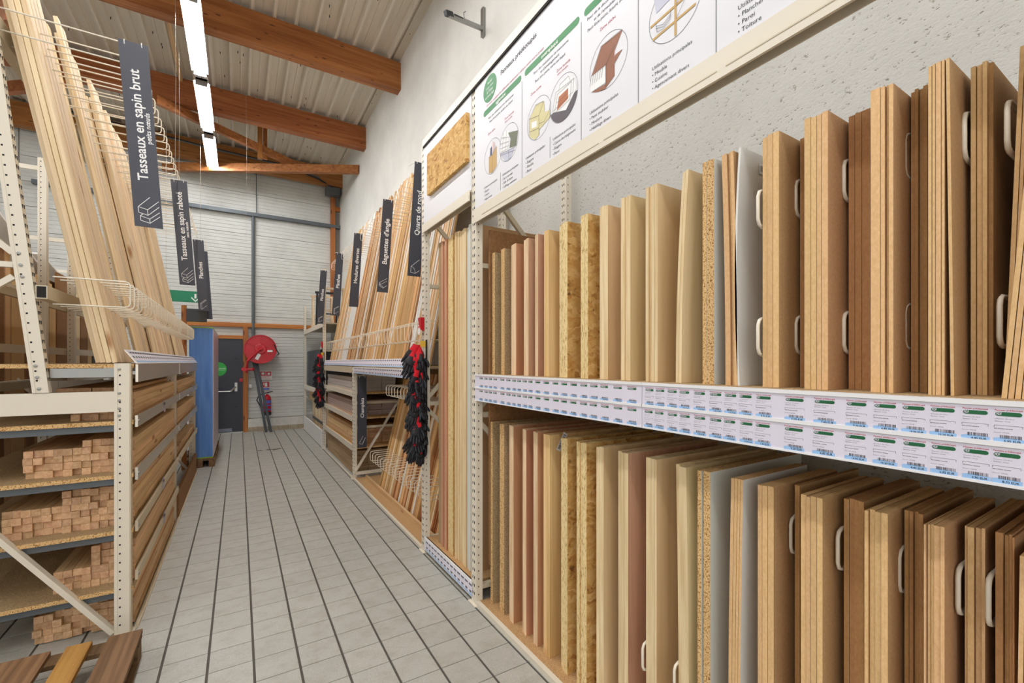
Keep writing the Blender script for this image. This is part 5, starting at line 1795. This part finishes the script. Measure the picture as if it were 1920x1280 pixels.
# ================================================================== wooden pallet in the corner of the view
t = thing('wooden_pallet', 'worn brown wooden pallet on the floor at the open end of the batten rack', 'pallet', (-.9, 2.4, 0))
xs = ((-.565, -.43), (-.72, -.625), (-.96, -.775), (-1.12, -1.03), (-1.36, -1.2), (-1.55, -1.45))
for k, (x0, x1) in enumerate(xs):
    obj('deck_board', MB().box(x0, x1, 1.8, 3.0, .122, .144), M['pallet_new'] if k in (1,) else M['pallet'], t)
for y0 in (1.8, 2.35, 2.9):
    obj('stringer_board', MB().box(-1.56, -.432, y0, y0 + .1, .1, .121), M['pallet'], t)
    for x in (-.575, -1.05, -1.55):
        obj('block', MB().box(x, x + .14, y0, y0 + .1, .02, .099), M['pallet'], t)
for x in (-.575, -1.05, -1.55):
    obj('runner', MB().box(x, x + .14, 1.8, 3.0, 0, .0195), M['pallet'], t)

# ================================================================== the next row of racks behind the batten rack
BR = thing('sheet_rack', 'cream rack with brown boards standing in it behind the batten rack', 'rack', (-2.1, 6, 0))
for y, hf in ((6.0, 3.5), (6.86, 3.0), (9.2, 3.0)):
    for x, h in ((-1.64, hf), (-2.5, 3.3)):
        upright(BR, x, x + .058, y, y + .06, h, '-y')
    for z in (.3, 1.2, 2.2, 3.4 if hf > 3.2 else 2.9):
        obj('cross_strut', MB().bar((-1.62, y + .03, z), (-2.5, y + .03, z), .03, .04), M['cream'], BR)
    obj('diagonal_strut', MB().bar((-1.64, y + .02, 1.2), (-2.5, y + .02, 2.2), .03, .035), M['cream'], BR)
for z in (.12, 1.3, 1.62, 2.1):
    obj('shelf_beam', MB().box(-1.67, -1.645, 3.5, 9.2, z, z + .07), M['cream_dark'], BR)
for z in (1.37, 2.17):
    hk = MB()
    yy = 3.55
    while yy < 9.1:
        hk.tube([(-1.645, yy, z), (-1.61, yy, z + .012), (-1.6, yy + .04, z + .012), (-1.645, yy + .04, z)], .004, 4)
        yy += .09
    obj('hook_row', hk, M['wire'], BR, kind='stuff')
obj('base_board', MB().box(-2.58, -1.76, 3.5, 9.2, .1, .12), M['chip'], BR)
yy = 3.55
n = 0
while yy < 9.0:
    w = R.choice((.2, .28, .4, .1))
    mt = R.choices((('mdf', 'mdf_edge'), ('chip', 'chip_edge'), ('brown_board', 'brown_board'), ('okoume', 'red_ply_edge'), ('black', 'black'), ('poplar', 'ply_edge')), (4, 2, 4, 2, 1, 1))[0]
    for j in range(3):
        panel('standing_board', yy + w, yy, .1205, R.choice((2.2, 2.35, 2.45)) - .05 * j, .02, mt[0], mt[1], 'board in the sheet rack behind the battens, %s along, %s deep' % (ordw(n + 1), ordw(j + 1)), 'boards standing in the sheet rack', -1.8 - .03 * j)
    yy += w + R.choice((.01, .03, .05))
    n += 1
# pale sheets lying slanted on its top
for k in range(4):
    b = MB().bar((-1.9 - .1 * k, 4.0 + 1.35 * k, 2.9 - .1 * k), (-1.9 - .1 * k, 5.1 + 1.35 * k, 2.45), .6, .02)
    obj('slanted_sheet', b, M['white'], loc=(-1.9 - .1 * k, 4.5 + 1.35 * k, 2.5), label='white sheet lying at a slant on the sheet rack, %s along' % ordw(k + 1), cat='sheet', group='white sheets slanting on the sheet rack')
